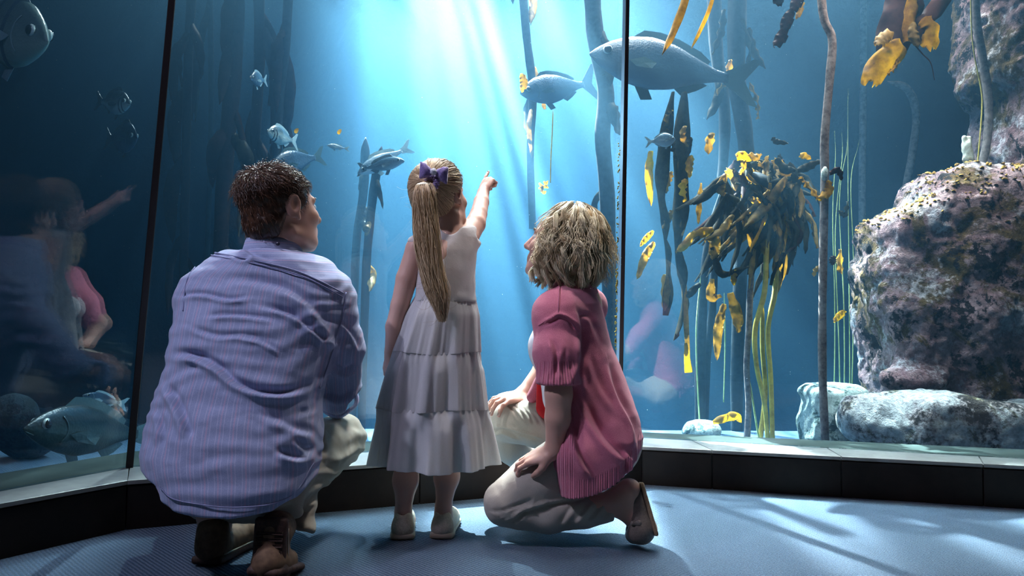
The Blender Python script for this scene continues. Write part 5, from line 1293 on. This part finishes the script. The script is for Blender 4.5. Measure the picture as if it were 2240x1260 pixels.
    # shoes
    for x_, ank in ((882, P(882, 1122, 2.265)), (970, P(970, 1112, 2.275))):
        f = np.array([.08 if x_ > 900 else -.10, 1, 0]); f /= np.linalg.norm(f); sx = np.array([f[1], -f[0], 0]); b = np.array([ank[0], ank[1], 0])
        U = Sdf(); U.chain([b + f * -.012 + [0, 0, .030], b + f * .12 + [0, 0, .026]], [.031, .033], .02); U.cone(b - f * .014 + [0, 0, .03], b - f * .012 + [0, 0, .060], .030, .026, .02)
        U.ell(b + f * .035 + [0, 0, .085], (.0245, .070, .045), np.stack([sx, f, [0, 0, 1]], 1), .006, True); U.fn(lambda p: p[:, 2] - .012, .003)
        V, Q, N = skin_mesh(U, b - .08, b + np.array([.09, .2, .13]), .004); o1 = mesh_obj('shoe', V, Q, M_pump, root)
        W = Sdf(); W.box(b + f * .055 + [0, 0, .0085], (.034, .098, .0078), np.stack([sx, f, [0, 0, 1]], 1), .0075, .01); W.cone(b + f * -.01 + [0, 0, .009], b + f * -.012 + [0, 0, .009], .031, .031, .02)
        W.fn(lambda p: p[:, 2] - .0015, .002); W.fn(lambda p: .0175 - p[:, 2], .002)
        V, Q, N = skin_mesh(W, b - .08, b + np.array([.09, .2, .05]), .004); mesh_obj('sole', V, Q, M_sole_tan, o1)
    # hair: scalp cap, combed strands, ponytail
    s = Hd; tie = s(-.040, -.108, .062); tie = P(936, 398, 2.20)
    cap = Sdf(); cap.ell(s(0, -.016, .036), (np.array([.083, .105, .092]) * .9), s.R, .02); cap.ell(s(0, -.05, -.02), np.array([.066, .055, .060]) * .9, s.R, .03)
    cap.plane(s(0, .068, .045), s.R @ np.array([0, 1, -.45]), .008); cap.plane(s(0, .02, -.01), s.R @ np.array([0, .7, -.7]), .012); cap.plane(s(0, -.05, -.070), s.R @ np.array([0, .1, -1]), .012)
    for q_ in (-1, 1): cap.ell(s(q_ * .084, -.002, -.016), (.020, .024, .034), s.R, .006, True)
    V, Q, N = skin_mesh(cap, s.O - .15, s.O + .15, .0045)
    hb_ = mesh_obj('hair', V, Q, M_hair_girl, root, attrs={'rnd': .25 + .2 * vnoise(V, 60)})
    idx = RNG.choice(len(V), 2600); r0 = V[idx]; r0 = r0[np.linalg.norm(r0 - tie, axis=1) > .018]
    t = np.linspace(0, 1, 11)[None, :, None]; ctr = s(0, -.01, .03); end = tie + RNG.normal(size=(len(r0), 3)) * .005
    a_ = r0 - ctr; b_ = end - ctr; pth = a_[:, None] * (1 - t) + b_[:, None] * t
    ln = np.linalg.norm(a_, axis=1)[:, None, None] * (1 - t) + np.linalg.norm(b_, axis=1)[:, None, None] * t; pth = pth / (np.linalg.norm(pth, axis=2, keepdims=True) + 1e-6) * ln + ctr
    pth = push_out(cap, pth, .0015) ; pth += RNG.uniform(0, .003, (len(r0), 1, 1)) * (pth - ctr) / .08
    pth[:, -1] = end
    V, Qs, rn = strands(pth, .0008, 3, .8); mesh_obj('hair_strands', V, Qs, M_hair_girl, hb_, attrs={'rnd': rn})
    # ponytail
    pc = spline([P(x, y, Y) for x, y, Y in ((936, 398, 2.195), (930, 415, 2.165), (931, 470, 2.16), (938, 540, 2.155), (950, 610, 2.15), (962, 660, 2.145), (968, 700, 2.145))], 28)
    wd = np.interp(np.linspace(0, 1, 28), [0, .06, .25, .5, .75, .9, 1], [.012, .026, .036, .040, .034, .020, .006])
    n = 1500; u = RNG.random(n); th = RNG.random(n) * 2 * math.pi; rr = np.sqrt(RNG.random(n)); k = RNG.integers(0, 9, n) * 2 * math.pi / 9; th = th * .55 + k * .45
    pth = np.zeros((n, 28, 3)); cut = np.where(u < .45, 1, .72 + .28 * RNG.random(n)); tt = np.linspace(0, 1, 28)
    for i in range(28):
        ti = tt[i] * cut; j = np.clip(ti * 27, 0, 26.999); j0 = j.astype(int); f_ = (j - j0)[:, None]; c = pc[j0] * (1 - f_) + pc[j0 + 1] * f_; w_ = np.interp(ti, tt, wd)
        tw = th + .8 * ti + .25 * np.sin(ti * 9 + k)
        pth[:, i] = c + np.stack([np.cos(tw) * rr * w_, np.sin(tw) * rr * w_ * .62, np.zeros(n)], 1) + np.stack([.0022 * np.sin(ti * 22 + k * 3), 0 * ti, 0 * ti], 1)
    pth = pth + RNG.normal(size=(n, 1, 3)) * .0015 * np.linspace(0, 1, 28)[None, :, None] * 2
    V, Qs, rn = strands(pth, .0011, 3, .3); mesh_obj('ponytail', V, Qs, M_hair_girl, root, attrs={'rnd': np.clip(rn * .6 + .4 * np.repeat((np.sin(k * 5) * .5 + .5), 28 * 3), 0, 1)})
    # flyaway wisps
    nn = 90; base = V[RNG.integers(0, len(V), nn)]; t = np.linspace(0, 1, 7)[None, :, None]
    d = RNG.normal(size=(nn, 1, 3)) * [.03, .01, .02] + [0, 0, -.02]; w_ = base[:, None] + d * t + RNG.normal(size=(nn, 1, 3)) * .012 * np.sin(t * 3.1)
    V2, Q2, rn = strands(w_, .0003, 3, .5); mesh_obj('stray_hairs', V2, Q2, M_hair_girl, hb_, attrs={'rnd': rn})['kind'] = 'stuff'
    # scrunchie and bow
    tdir = np.array([-.35, -.55, .1]); tdir /= np.linalg.norm(tdir); x = np.cross(tdir, [0, 0, 1]); x /= np.linalg.norm(x); y = np.cross(tdir, x); Vs = []; a_n, b_n = 60, 10
    sc_c = P(944, 400, 2.185)
    for i in range(a_n):
        A_ = 2 * math.pi * i / a_n; cc = sc_c + (x * math.cos(A_) + y * math.sin(A_)) * .019
        for j in range(b_n):
            B_ = 2 * math.pi * j / b_n; r = .0095 + .0028 * math.sin(A_ * 15 + j); Vs.append(cc + ((x * math.cos(A_) + y * math.sin(A_)) * math.cos(B_) + tdir * math.sin(B_)) * r)
    Fs = [(i * b_n + j, i * b_n + (j + 1) % b_n, ((i + 1) % a_n) * b_n + (j + 1) % b_n, ((i + 1) % a_n) * b_n + j) for i in range(a_n) for j in range(b_n)]
    mesh_obj('scrunchie', Vs, Fs, M_scr, root)['label'] = 'purple flecked scrunchie at the ponytail base'
    bow = Sdf(); cB = P(949, 378, 2.17)
    ax = P(978, 385, 2.19) - P(921, 380, 2.19); ax /= np.linalg.norm(ax); upb = np.array([0, -.15, 1]); upb -= ax * (upb @ ax); upb /= np.linalg.norm(upb); nb = np.cross(ax, upb)
    Rb = np.stack([ax, nb, upb], 1)
    Vs, Fs = [], []
    for sg in (-1, 1):
        b0 = len(Vs); n1, n2 = 14, 16
        for i in range(n1):
            t = i / (n1 - 1); hw = .008 + .017 * math.sin(t * 1.75) ; dp = .004 + .010 * math.sin(t * math.pi) ** .8
            for j in range(n2):
                a = 2 * math.pi * j / n2; w_ = .0016 * math.sin(a * 5 + i)
                Vs.append(cB + Rb @ np.array([sg * (.006 + .036 * t), dp * math.sin(a) + w_ + .002, (hw + w_ * .5) * math.cos(a) - sg * .005 * t]))
        for i in range(n1 - 1):
            for j in range(n2): Fs.append((b0 + i * n2 + j, b0 + i * n2 + (j + 1) % n2, b0 + (i + 1) * n2 + (j + 1) % n2, b0 + (i + 1) * n2 + j))
        Fs += [tuple(b0 + j for j in range(n2))[::-1], tuple(b0 + (n1 - 1) * n2 + j for j in range(n2))]
    bo = mesh_obj('hair_bow', Vs, Fs, M_purple, root); bo['label'] = 'purple fabric hair bow'
    K = Sdf(); K.ell(cB + [0, -.010, .001], (.0095, .010, .011), Rb, .01); kf = lambda p: K(p) + .0012 * vnoise(p, 300)
    V, Q, N = skin_mesh(kf, cB - .03, cB + .03, .0022); mesh_obj('lace_knot', V, Q, M_lace, bo)['label'] = 'white lace knot of the bow'
    return root
girl = build_girl()

# ================================================================== kneeling woman
random.seed(51); RNG = np.random.default_rng(51)
M_hair_woman = hair_mat('blond_hair', (0.44, 0.30, 0.15), (1.0, 0.90, 0.64))
M_slate = cloth_mat('pewter_leather', (0.10, 0.08, 0.07), (0.17, 0.14, 0.12), 200, rough=.45)
M_tan_sole = cloth_mat('tan_shoe_sole', (0.16, 0.11, 0.07), (0.26, 0.19, 0.12), 200)
def build_woman():
    root = thing('person', 'kneeling woman with curly blond bob, pink knitted cardigan and cream trousers', 'person', (.2, 2.25, 0))
    Hd = Frame(P(1231, 535, 2.31), frame((-.88, .30, .24)) @ rot('Y', 3), .98)
    S = Sdf(); head_sdf(S, Hd)
    Ns, Fs_ = P(1217, 688, 2.185), P(1285, 672, 2.42)
    Ne, Nw = P(1222, 862, 2.12), P(1213, 985, 2.13)
    Fe, Fw = P(1195, 800, 2.56), P(1143, 864, 2.50)
    S.chain([Hd(0, -.03, -.06), P(1252, 610, 2.32), P(1258, 660, 2.32)], [.050, .050, .070], .03)
    S.chain([P(1255, 680, 2.31), P(1268, 790, 2.31), P(1295, 900, 2.28), P(1312, 960, 2.27)], [.085, .095, .11, .13], .04)
    S.chain([P(1245, 660, 2.30), Ns, Ne, P(1220, 915, 2.12), Nw], [.05, .045, .039, .036, .025], .010)
    S.chain([P(1265, 660, 2.33), Fs_, Fe, Fw], [.05, .043, .034, .024], .03)
    tn = hand_sdf(S, Nw, P(1168, 1008, 2.15) - Nw + [0, 0, .012], (-.45, -.35, 1.0), -1, .92, [(12, 38, 30), (12, 40, 30), (14, 42, 30), (16, 42, 30)], .8, [(.028, .020, -.004), (.046, .044, -.020), (.050, .066, -.030), (.046, .084, -.038)], .027)
    tf = hand_sdf(S, Fw, (-.72, -.62, -.08), (.1, -.25, 1.0), -1, .95, [(14, 34, 26), (14, 36, 26), (14, 36, 26), (16, 34, 26)], 1.5, [(.026, .016, -.002), (.050, .026, -.006), (.066, .040, -.012), (.076, .056, -.016)], .025)
    Nh, Nk, Na = P(1292, 985, 2.24), P(1104, 1098, 2.20), P(1350, 1098, 2.17)
    Fh, Fk, Fa = P(1290, 960, 2.38), P(1072, 920, 2.53), P(1192, 1050, 2.64)
    S.chain([Nh, Nk], [.08, .045], .02).chain([Nk + [0, 0, -.015], P(1238, 1117, 2.19), Na], [.044, .040, .030], .01); S.chain([Fh, Fk], [.08, .045], .02).chain([Fk, (Fk + Fa) / 2, Fa], [.045, .045, .03], .02)
    hl, ball, toe = P(1392, 1078, 2.165), P(1414, 1155, 2.145), G(1402, 1183, .014)
    S.chain([Na, P(1376, 1072, 2.165)], [.034, .030], .02).chain([P(1376, 1080, 2.165), P(1402, 1150, 2.15)], [.032, .030], .03).chain([Na, P(1392, 1135, 2.155)], [.030, .026], .03)
    S.chain([Fa, [Fa[0] + .01, Fa[1] + .03, .03]], [.028, .03], .02)
    V, Q, N = skin_mesh(S, (-.2, 1.95, 0.0), (.62, 2.85, 1.12), .0042)
    mesh_obj('body', V, Q, M_skin_woman, root); nails(tn + tf, root); face_parts(Hd, root, M_hair_woman)
    # trousers
    T = Sdf(); T.ell(P(1308, 970, 2.28), (.115, .14, .115), None, .03)
    T.chain([Nh, P(1170, 1060, 2.21), Nk], [.105, .082, .064], .03).chain([Nk + [.005, 0, -.012], P(1200, 1122, 2.19), P(1270, 1118, 2.185), P(1330, 1112, 2.18)], [.060, .058, .050, .038], .015)
    T.chain([Fh, P(1190, 925, 2.42), Fk], [.105, .078, .062], .03).chain([Fk, P(1120, 978, 2.53), Fa], [.060, .056, .040], .012)
    T.ell(P(1375, 1112, 2.17), (.046, .10, .075), None, .006, True)
    def td(V, N):
        V = V + N * (.0026 * fbm(V, 16, 3, 6))[:, None]
        L = []
        for i in range(6): L.append(([(1068 + i * 9, 1120 + i * 6), (1100 + i * 8, 1118 + i * 3), (1150 + i * 4, 1098 - i * 2)], -.004, 3.5))
        for i in range(7): L.append(([(1105 + i * 15, 882 + i * 3), (1122 + i * 15, 898 + i * 3), (1136 + i * 15, 922 + i * 3)], -.0035, 3.5))
        for i in range(4): L.append(([(1225 + i * 30, 1150 - i * 4), (1245 + i * 30, 1120), (1262 + i * 30, 1095)], -.004, 6))
        L += [([(1120, 1140), (1145, 1118), (1200, 1100), (1290, 1085)], .008, 5), ([(1078, 936), (1110, 938), (1190, 962)], .006, 4), ([(1075, 952), (1100, 945), (1140, 962)], -.004, 4)]
        return folds(V, N, L)
    shell(T, (-.2, 1.98, 0.001), (.62, 2.82, .50), .005, 'trousers', M_slacks, root, td)
    # white top
    W = Sdf(); W.chain([P(1245, 680, 2.31), P(1240, 760, 2.31), P(1260, 860, 2.30)], [.090, .100, .105], .04); W.ell(P(1203, 762, 2.30), (.062, .09, .062), None, .04); W.ell(P(1206, 762, 2.42), (.055, .06, .06), None, .04)
    W.cone(P(1252, 590, 2.32), P(1252, 660, 2.32), .07, .06, .01, True)
    shell(W, (.02, 2.1, .3), (.36, 2.58, .78), .0055, 'top', M_white_tee, root, lambda V, N: V + N * (.002 * fbm(V, 14, 3, 2))[:, None])
    m = NT('cardigan_red_shade'); m.set(col=(.62, .02, .03), rough=.8); m.translucent((.9, .03, .03), .5)  # red shade inside the translucent cardigan, put in as a separate piece
    V, Fc = boxmesh((0, 0, 0), (1, 1, 1)); 
    R_ = Sdf(); R_.chain([P(1196, 812, 2.33), P(1200, 890, 2.34)], [.030, .040], .02); shell(R_, P(1160, 960, 2.2), P(1270, 760, 2.5), .006, 'cardigan_inner_red', m.m, root)['label'] = 'added red piece for the glowing inner shadow of the cardigan'
    # cardigan
    rows = rows_px([(612, 1222, 1285, 2.32, .070), (630, 1208, 1295, 2.32, .085), (665, 1192, 1312, 2.31, .125), (700, 1188, 1322, 2.31, .145), (760, 1196, 1338, 2.31, .150), (830, 1212, 1366, 2.30, .155), (900, 1222, 1392, 2.28, .165),
                    (950, 1222, 1404, 2.27, .175), (1000, 1226, 1400, 2.26, .175), (1100, 1235, 1385, 2.25, .165)], 0)
    lf = loft(rows, 2.2)
    C = Sdf(); C.chain([Ns, P(1217, 770, 2.145), P(1222, 842, 2.125), P(1222, 870, 2.125)], [.066, .062, .056, .054], .035); C.fn(lambda p: (p[:, 2] - float(P(1222, 840, 2.12)[2])).astype(np.float32), .004)
    C.fn(lf, .035, False); C.cone(P(1250, 645, 2.30), Ns + [0.004, 0, .0], .05, .062, .05); C.cone(P(1262, 645, 2.34), Fs_, .05, .060, .05)
    C.chain([Fs_, P(1235, 745, 2.50), P(1200, 800, 2.54)], [.060, .056, .050], .03)
    C.chain([P(1268, 900, 2.24), P(1285, 985, 2.22), P(1290, 1060, 2.20)], [.070, .105, .100], .04); C.chain([P(1262, 840, 2.22), P(1256, 1000, 2.13), P(1264, 1085, 2.12)], [.040, .040, .042], .05); C.cone(P(1168, 868, 2.40), P(1190, 835, 2.40), .022, .030, .03)
    hx = np.array([P(x, 1060, 2.12)[0] for x in (1180, 1238, 1262, 1300, 1345, 1380, 1400, 1430)]); hz = np.array([P(1300, y, 2.12)[2] for y in (1090, 1088, 1084, 1076, 1056, 1030, 1002, 960)])
    C.fn(lambda p: (p[:, 2] - np.interp(p[:, 0], hx, hz)).astype(np.float32), .004)
    C.cone(Hd(0, -.04, -.06), P(1252, 628, 2.32), .058, .060, .008, True)
    def cd(V, N):
        x, y = proj(V); V = V + N * (.0026 * fbm(V * np.array([1, 1, 1.5]), 10, 3, 9))[:, None]
        V = folds(V, N, [([(1262, 668), (1272, 720), (1270, 790), (1255, 850)], -.010, 9), ([(1180, 712), (1205, 700), (1225, 690), (1252, 706), (1268, 735)], .006, 5), ([(1205, 740), (1215, 780), (1210, 830)], -.006, 7), ([(1235, 765), (1228, 800), (1235, 832)], -.005, 6),
            ([(1262, 850), (1300, 930), (1345, 985), (1385, 1002)], -.013, 12), ([(1250, 905), (1258, 960), (1275, 1010), (1300, 1045)], -.012, 9), ([(1330, 790), (1350, 860), (1385, 930), (1395, 985)], -.010, 10),
            ([(1280, 760), (1310, 840), (1350, 900)], -.006, 10), ([(1362, 985), (1375, 1010), (1372, 1035)], .009, 6), ([(1268, 690), (1290, 700), (1315, 760)], -.004, 8)])
        # ribbing at hem and cuff
        hz_ = np.interp(V[:, 0], hx, hz); rib = ((V[:, 2] < hz_ + .050) | ((x < 1256) & (y > 792) & (y < 850) & (V[:, 1] < 2.24)) | ((x < 1256) & (y > 905))).astype(float)
        g = np.sin(np.where(y > 880, V[:, 0] - V[:, 1] * .15, np.arctan2(V[:, 1] - 2.13, V[:, 0] - .135) * .052) * 2 * math.pi / .0125)
        return V + N * (rib * .0014 * g - rib * .0008)[:, None]
    def at(V):
        x, y = proj(V); hz_ = np.interp(V[:, 0], hx, hz); rib = ((V[:, 2] < hz_ + .050) | ((x < 1256) & (y > 792) & (y < 850) & (V[:, 1] < 2.24)) | ((x < 1256) & (y > 905))).astype(float)
        return {'st': np.where(y > 880, V[:, 0] - V[:, 1] * .15, np.arctan2(V[:, 1] - 2.13, V[:, 0] - .135) * .052), 'rib': rib}
    m = NT('pink_knit'); v = m.coord('Object'); n = m.noise(v, 600, 2, .8); rb = m.math('MULTIPLY', m.math('SINE', m.math('MULTIPLY', m.attr('st'), 2 * math.pi / .0065)), m.attr('rib'))
    c = m.ramp(n, [(.3, (.58, .15, .24)), (.7, (.80, .28, .38))]); m.set(col=m.mix(m.math('MULTIPLY', m.math('MAXIMUM', rb, 0.0), .25), c, (.35, .08, .15)), rough=.9, spec=.15, sheen=.3)
    m.bump(m.math('ADD', m.math('MULTIPLY', rb, .8), n), .5, .004); m.translucent((.9, .10, .15), .12)
    cg = shell(C, (-.02, 1.98, .14), (.60, 2.68, .82), .0045, 'cardigan', m.m, root, cd, at)
    mm = NT('pink_seam'); mm.set(col=(.55, .17, .26), rough=.8)
    for pts in ([(1224, 612), (1222, 650), (1221, 686)], [(1178, 712), (1200, 698), (1221, 687), (1245, 700), (1262, 725), (1268, 750)]):
        q = hitline(C, pts, 30, .002)
        if len(q) > 3: V, Fc = tube(q, .0017, 5); mesh_obj('shoulder_seam', V, Fc, mm.m, cg)
    # shoe
    sd = ball - hl; L = np.linalg.norm(sd); sd /= L; n_ = np.array([sd[2], 0, -sd[0]]); n_ /= np.linalg.norm(n_)
    if n_[0] < 0: n_ = -n_
    U = Sdf(); U.chain([hl + n_ * -.012, ball + n_ * -.016], [.034, .038], .02).cone(ball + n_ * -.02, toe + [-.02, 0, .018], .037, .026, .02)
    xs = np.cross(sd, n_); Rr = np.stack([xs, sd, n_], 1)
    U.ell((hl + ball) / 2 - n_ * .050 - sd * .01, (.030, L * .55, .040), Rr, .006, True)
    V, Q, N = skin_mesh(U, hl - .16, hl + .12, .004); so = mesh_obj('shoe', V, Q, M_slate, root)
    W2 = Sdf(); W2.box((hl + ball) / 2 + n_ * .020, (.032, L / 2 + .026, .006), Rr, .006, .01); W2.cone(ball + n_ * .012, ball + n_ * .0 + [-.012, 0, -.022], .014, .012, .02)
    V, Q, N = skin_mesh(W2, hl - .16, hl + .12, .004); mesh_obj('sole', V, Q, M_tan_sole, so)
    K = Sdf(); bc = P(1398, 1145, 2.115); K.cone(bc - [.018, 0, 0], bc + [.016, .01, .002], .007, .007, .01).ell(bc, (.008, .008, .010), None, .01)
    V, Q, N = skin_mesh(K, bc - .05, bc + .05, .003); mesh_obj('bow', V, Q, M_slate, so)
    f2 = np.array([Fa[0] + .012, Fa[1] + .02, 0]); K = Sdf(); K.chain([f2 + [0, 0, .03], f2 + [-.13, .0, .026]], [.034, .034], .02); K.fn(lambda p: p[:, 2] - .002, .002)
    V, Q, N = skin_mesh(K, f2 - [.2, .08, .01], f2 + [.08, .08, .1], .005); mesh_obj('shoe', V, Q, M_slate, root)
    # hair: cap and wavy locks
    s = Hd; cap = Sdf(); cap.ell(s(0, -.018, .036), (.088, .108, .096), s.R, .02); cap.ell(s(0, -.055, -.045), (.088, .068, .085), s.R, .04)
    for q in (-1, 1): cap.ell(s(q * .072, .01, -.02), (.024, .042, .085), s.R, .03)
    cap.plane(s(0, .070, .05), s.R @ np.array([0, 1, -.3]), .01); cap.plane(s(0, .022, -.01), s.R @ np.array([0, 1, -.15]), .015)
    cpd = lambda p: cap(p) + .004 * vnoise(p, 30)
    V, Q, N = skin_mesh(cpd, s.O - .2, s.O + .2, .005); hb_ = mesh_obj('hair', V, Q, M_hair_woman, root, attrs={'rnd': .1 + .15 * vnoise(V, 50)})
    loc = (V - s.O) @ s.R; ok = np.flatnonzero((loc[:, 2] > -.03)); root_i = RNG.choice(ok, 135)
    allp, alr = [], []; T_ = 30; t = np.linspace(0, 1, T_)
    for i in root_i:
        r0, l0 = V[i], loc[i]
        side = np.sign(l0[0] + 1e-6)
        out = l0 * [1, 1, 0]; out = out / (np.linalg.norm(out) + 1e-6)
        yb = l0[1] - .02 if l0[1] > .02 else l0[1]
        endl = np.array([out[0] * RNG.uniform(.074, .098), np.clip(out[1] * .098, -.112, .070), RNG.uniform(-.155, -.105)])
        if out[1] > .4: endl[0] = side * RNG.uniform(.075, .10); endl[1] = RNG.uniform(.0, .05); endl[2] = RNG.uniform(-.15, -.06)
        top = l0 + out * .008; mid = np.array([out[0] * .092, max(out[1] * .108, -.118) if out[1] < .4 else .028, -.02]); 
        if out[1] > .4: mid[0] = side * .092
        g0, g1, g2 = s(*top), s(*mid), s(*endl); g2[2] = min(g2[2], g1[2] - .05)
        c = spline([r0, g0 * .5 + g1 * .5 + [0, 0, .012], g1, g2], T_); c = push_out(cpd, c, .006)
        ph = random.random() * 6.3; w_ = RNG.uniform(2.2, 3.4); amp = np.clip((t - .15) * 1.6, 0, 1) * RNG.uniform(.012, .019) * (1 + .5 * t); Tn = np.gradient(c, axis=0); Tn /= np.linalg.norm(Tn, axis=1, keepdims=True) + 1e-9
        A_ = np.cross(Tn, s.R[:, 1] + [.1, .1, 0]); A_ /= np.linalg.norm(A_, axis=1, keepdims=True) + 1e-9; B_ = np.cross(Tn, A_)
        c2 = c + A_ * (amp * np.sin(w_ * 2 * math.pi * t + ph))[:, None] + B_ * (amp * .8 * np.cos(w_ * 2 * math.pi * t + ph))[:, None]
        ns = 32; wl = .0085 * np.interp(t, [0, .3, .8, 1], [.7, 1.25, .9, .25])
        a = RNG.random(ns) * 6.3; r = np.sqrt(RNG.random(ns)); e = RNG.normal(size=(ns, 1, 3)) * .0028 * t[None, :, None] ** 1.5
        allp.append(c2[None] + A_[None] * (np.cos(a)[:, None] * r[:, None] * wl[None])[:, :, None] + B_[None] * (np.sin(a)[:, None] * r[:, None] * wl[None])[:, :, None] + e); alr.append(np.full(ns, RNG.random()))
    pth = np.concatenate(allp); capN = cpd
    r_i = RNG.choice(np.flatnonzero(loc[:, 2] > -.02), 900); r0 = V[r_i]; crown = s(0, -.05, .12); fl = r0 - crown; fl = fl * [1, 1, .5] + [0, 0, -.045]; fl /= np.linalg.norm(fl, axis=1, keepdims=True) + 1e-6
    t_ = np.linspace(0, 1, 9)[None, :, None]; sc_ = r0[:, None] + fl[:, None] * t_ * .07 + np.array([0, 0, -1.0]) * t_ ** 2 * .02 + (.004 * np.sin(t_ * 9 + 6 * vnoise(r0, 16)[:, None, None])) * np.array([1, .3, .2])
    sc_ = push_out(cap, sc_, .003); sc_ += RNG.uniform(0, .006, (len(r0), 1, 1)) * (sc_ - s.O) / .1
    V3, Q3, rn3 = strands(sc_, .0008, 3, .4); mesh_obj('scalp_hair', V3, Q3, M_hair_woman, hb_, attrs={'rnd': np.clip(.5 * rn3 + .5 * (.5 + vnoise(V3, 30)), 0, 1)})
    V, Qs, rn = strands(pth, .00085, 3, .4)
    mesh_obj('hair_locks', V, Qs, M_hair_woman, hb_, attrs={'rnd': np.clip(.3 * rn + .75 * np.repeat(np.concatenate(alr), T_ * 3), 0, 1)})
    nn = 160; base = pth[RNG.integers(0, len(pth), nn), RNG.integers(10, T_, nn)]; t = np.linspace(0, 1, 8)[None, :, None]
    d = base - s.O; d /= np.linalg.norm(d, axis=1, keepdims=True); w_ = base[:, None] + (d[:, None] * .012 + RNG.normal(size=(nn, 1, 3)) * .010 + [0, 0, -.010]) * t + RNG.normal(size=(nn, 1, 3)) * .007 * np.sin(t * 4)
    V, Qs, rn = strands(w_, .0003, 3, .5); mesh_obj('stray_hairs', V, Qs, M_hair_woman, hb_, attrs={'rnd': rn})['kind'] = 'stuff'
    return root
woman = build_woman()
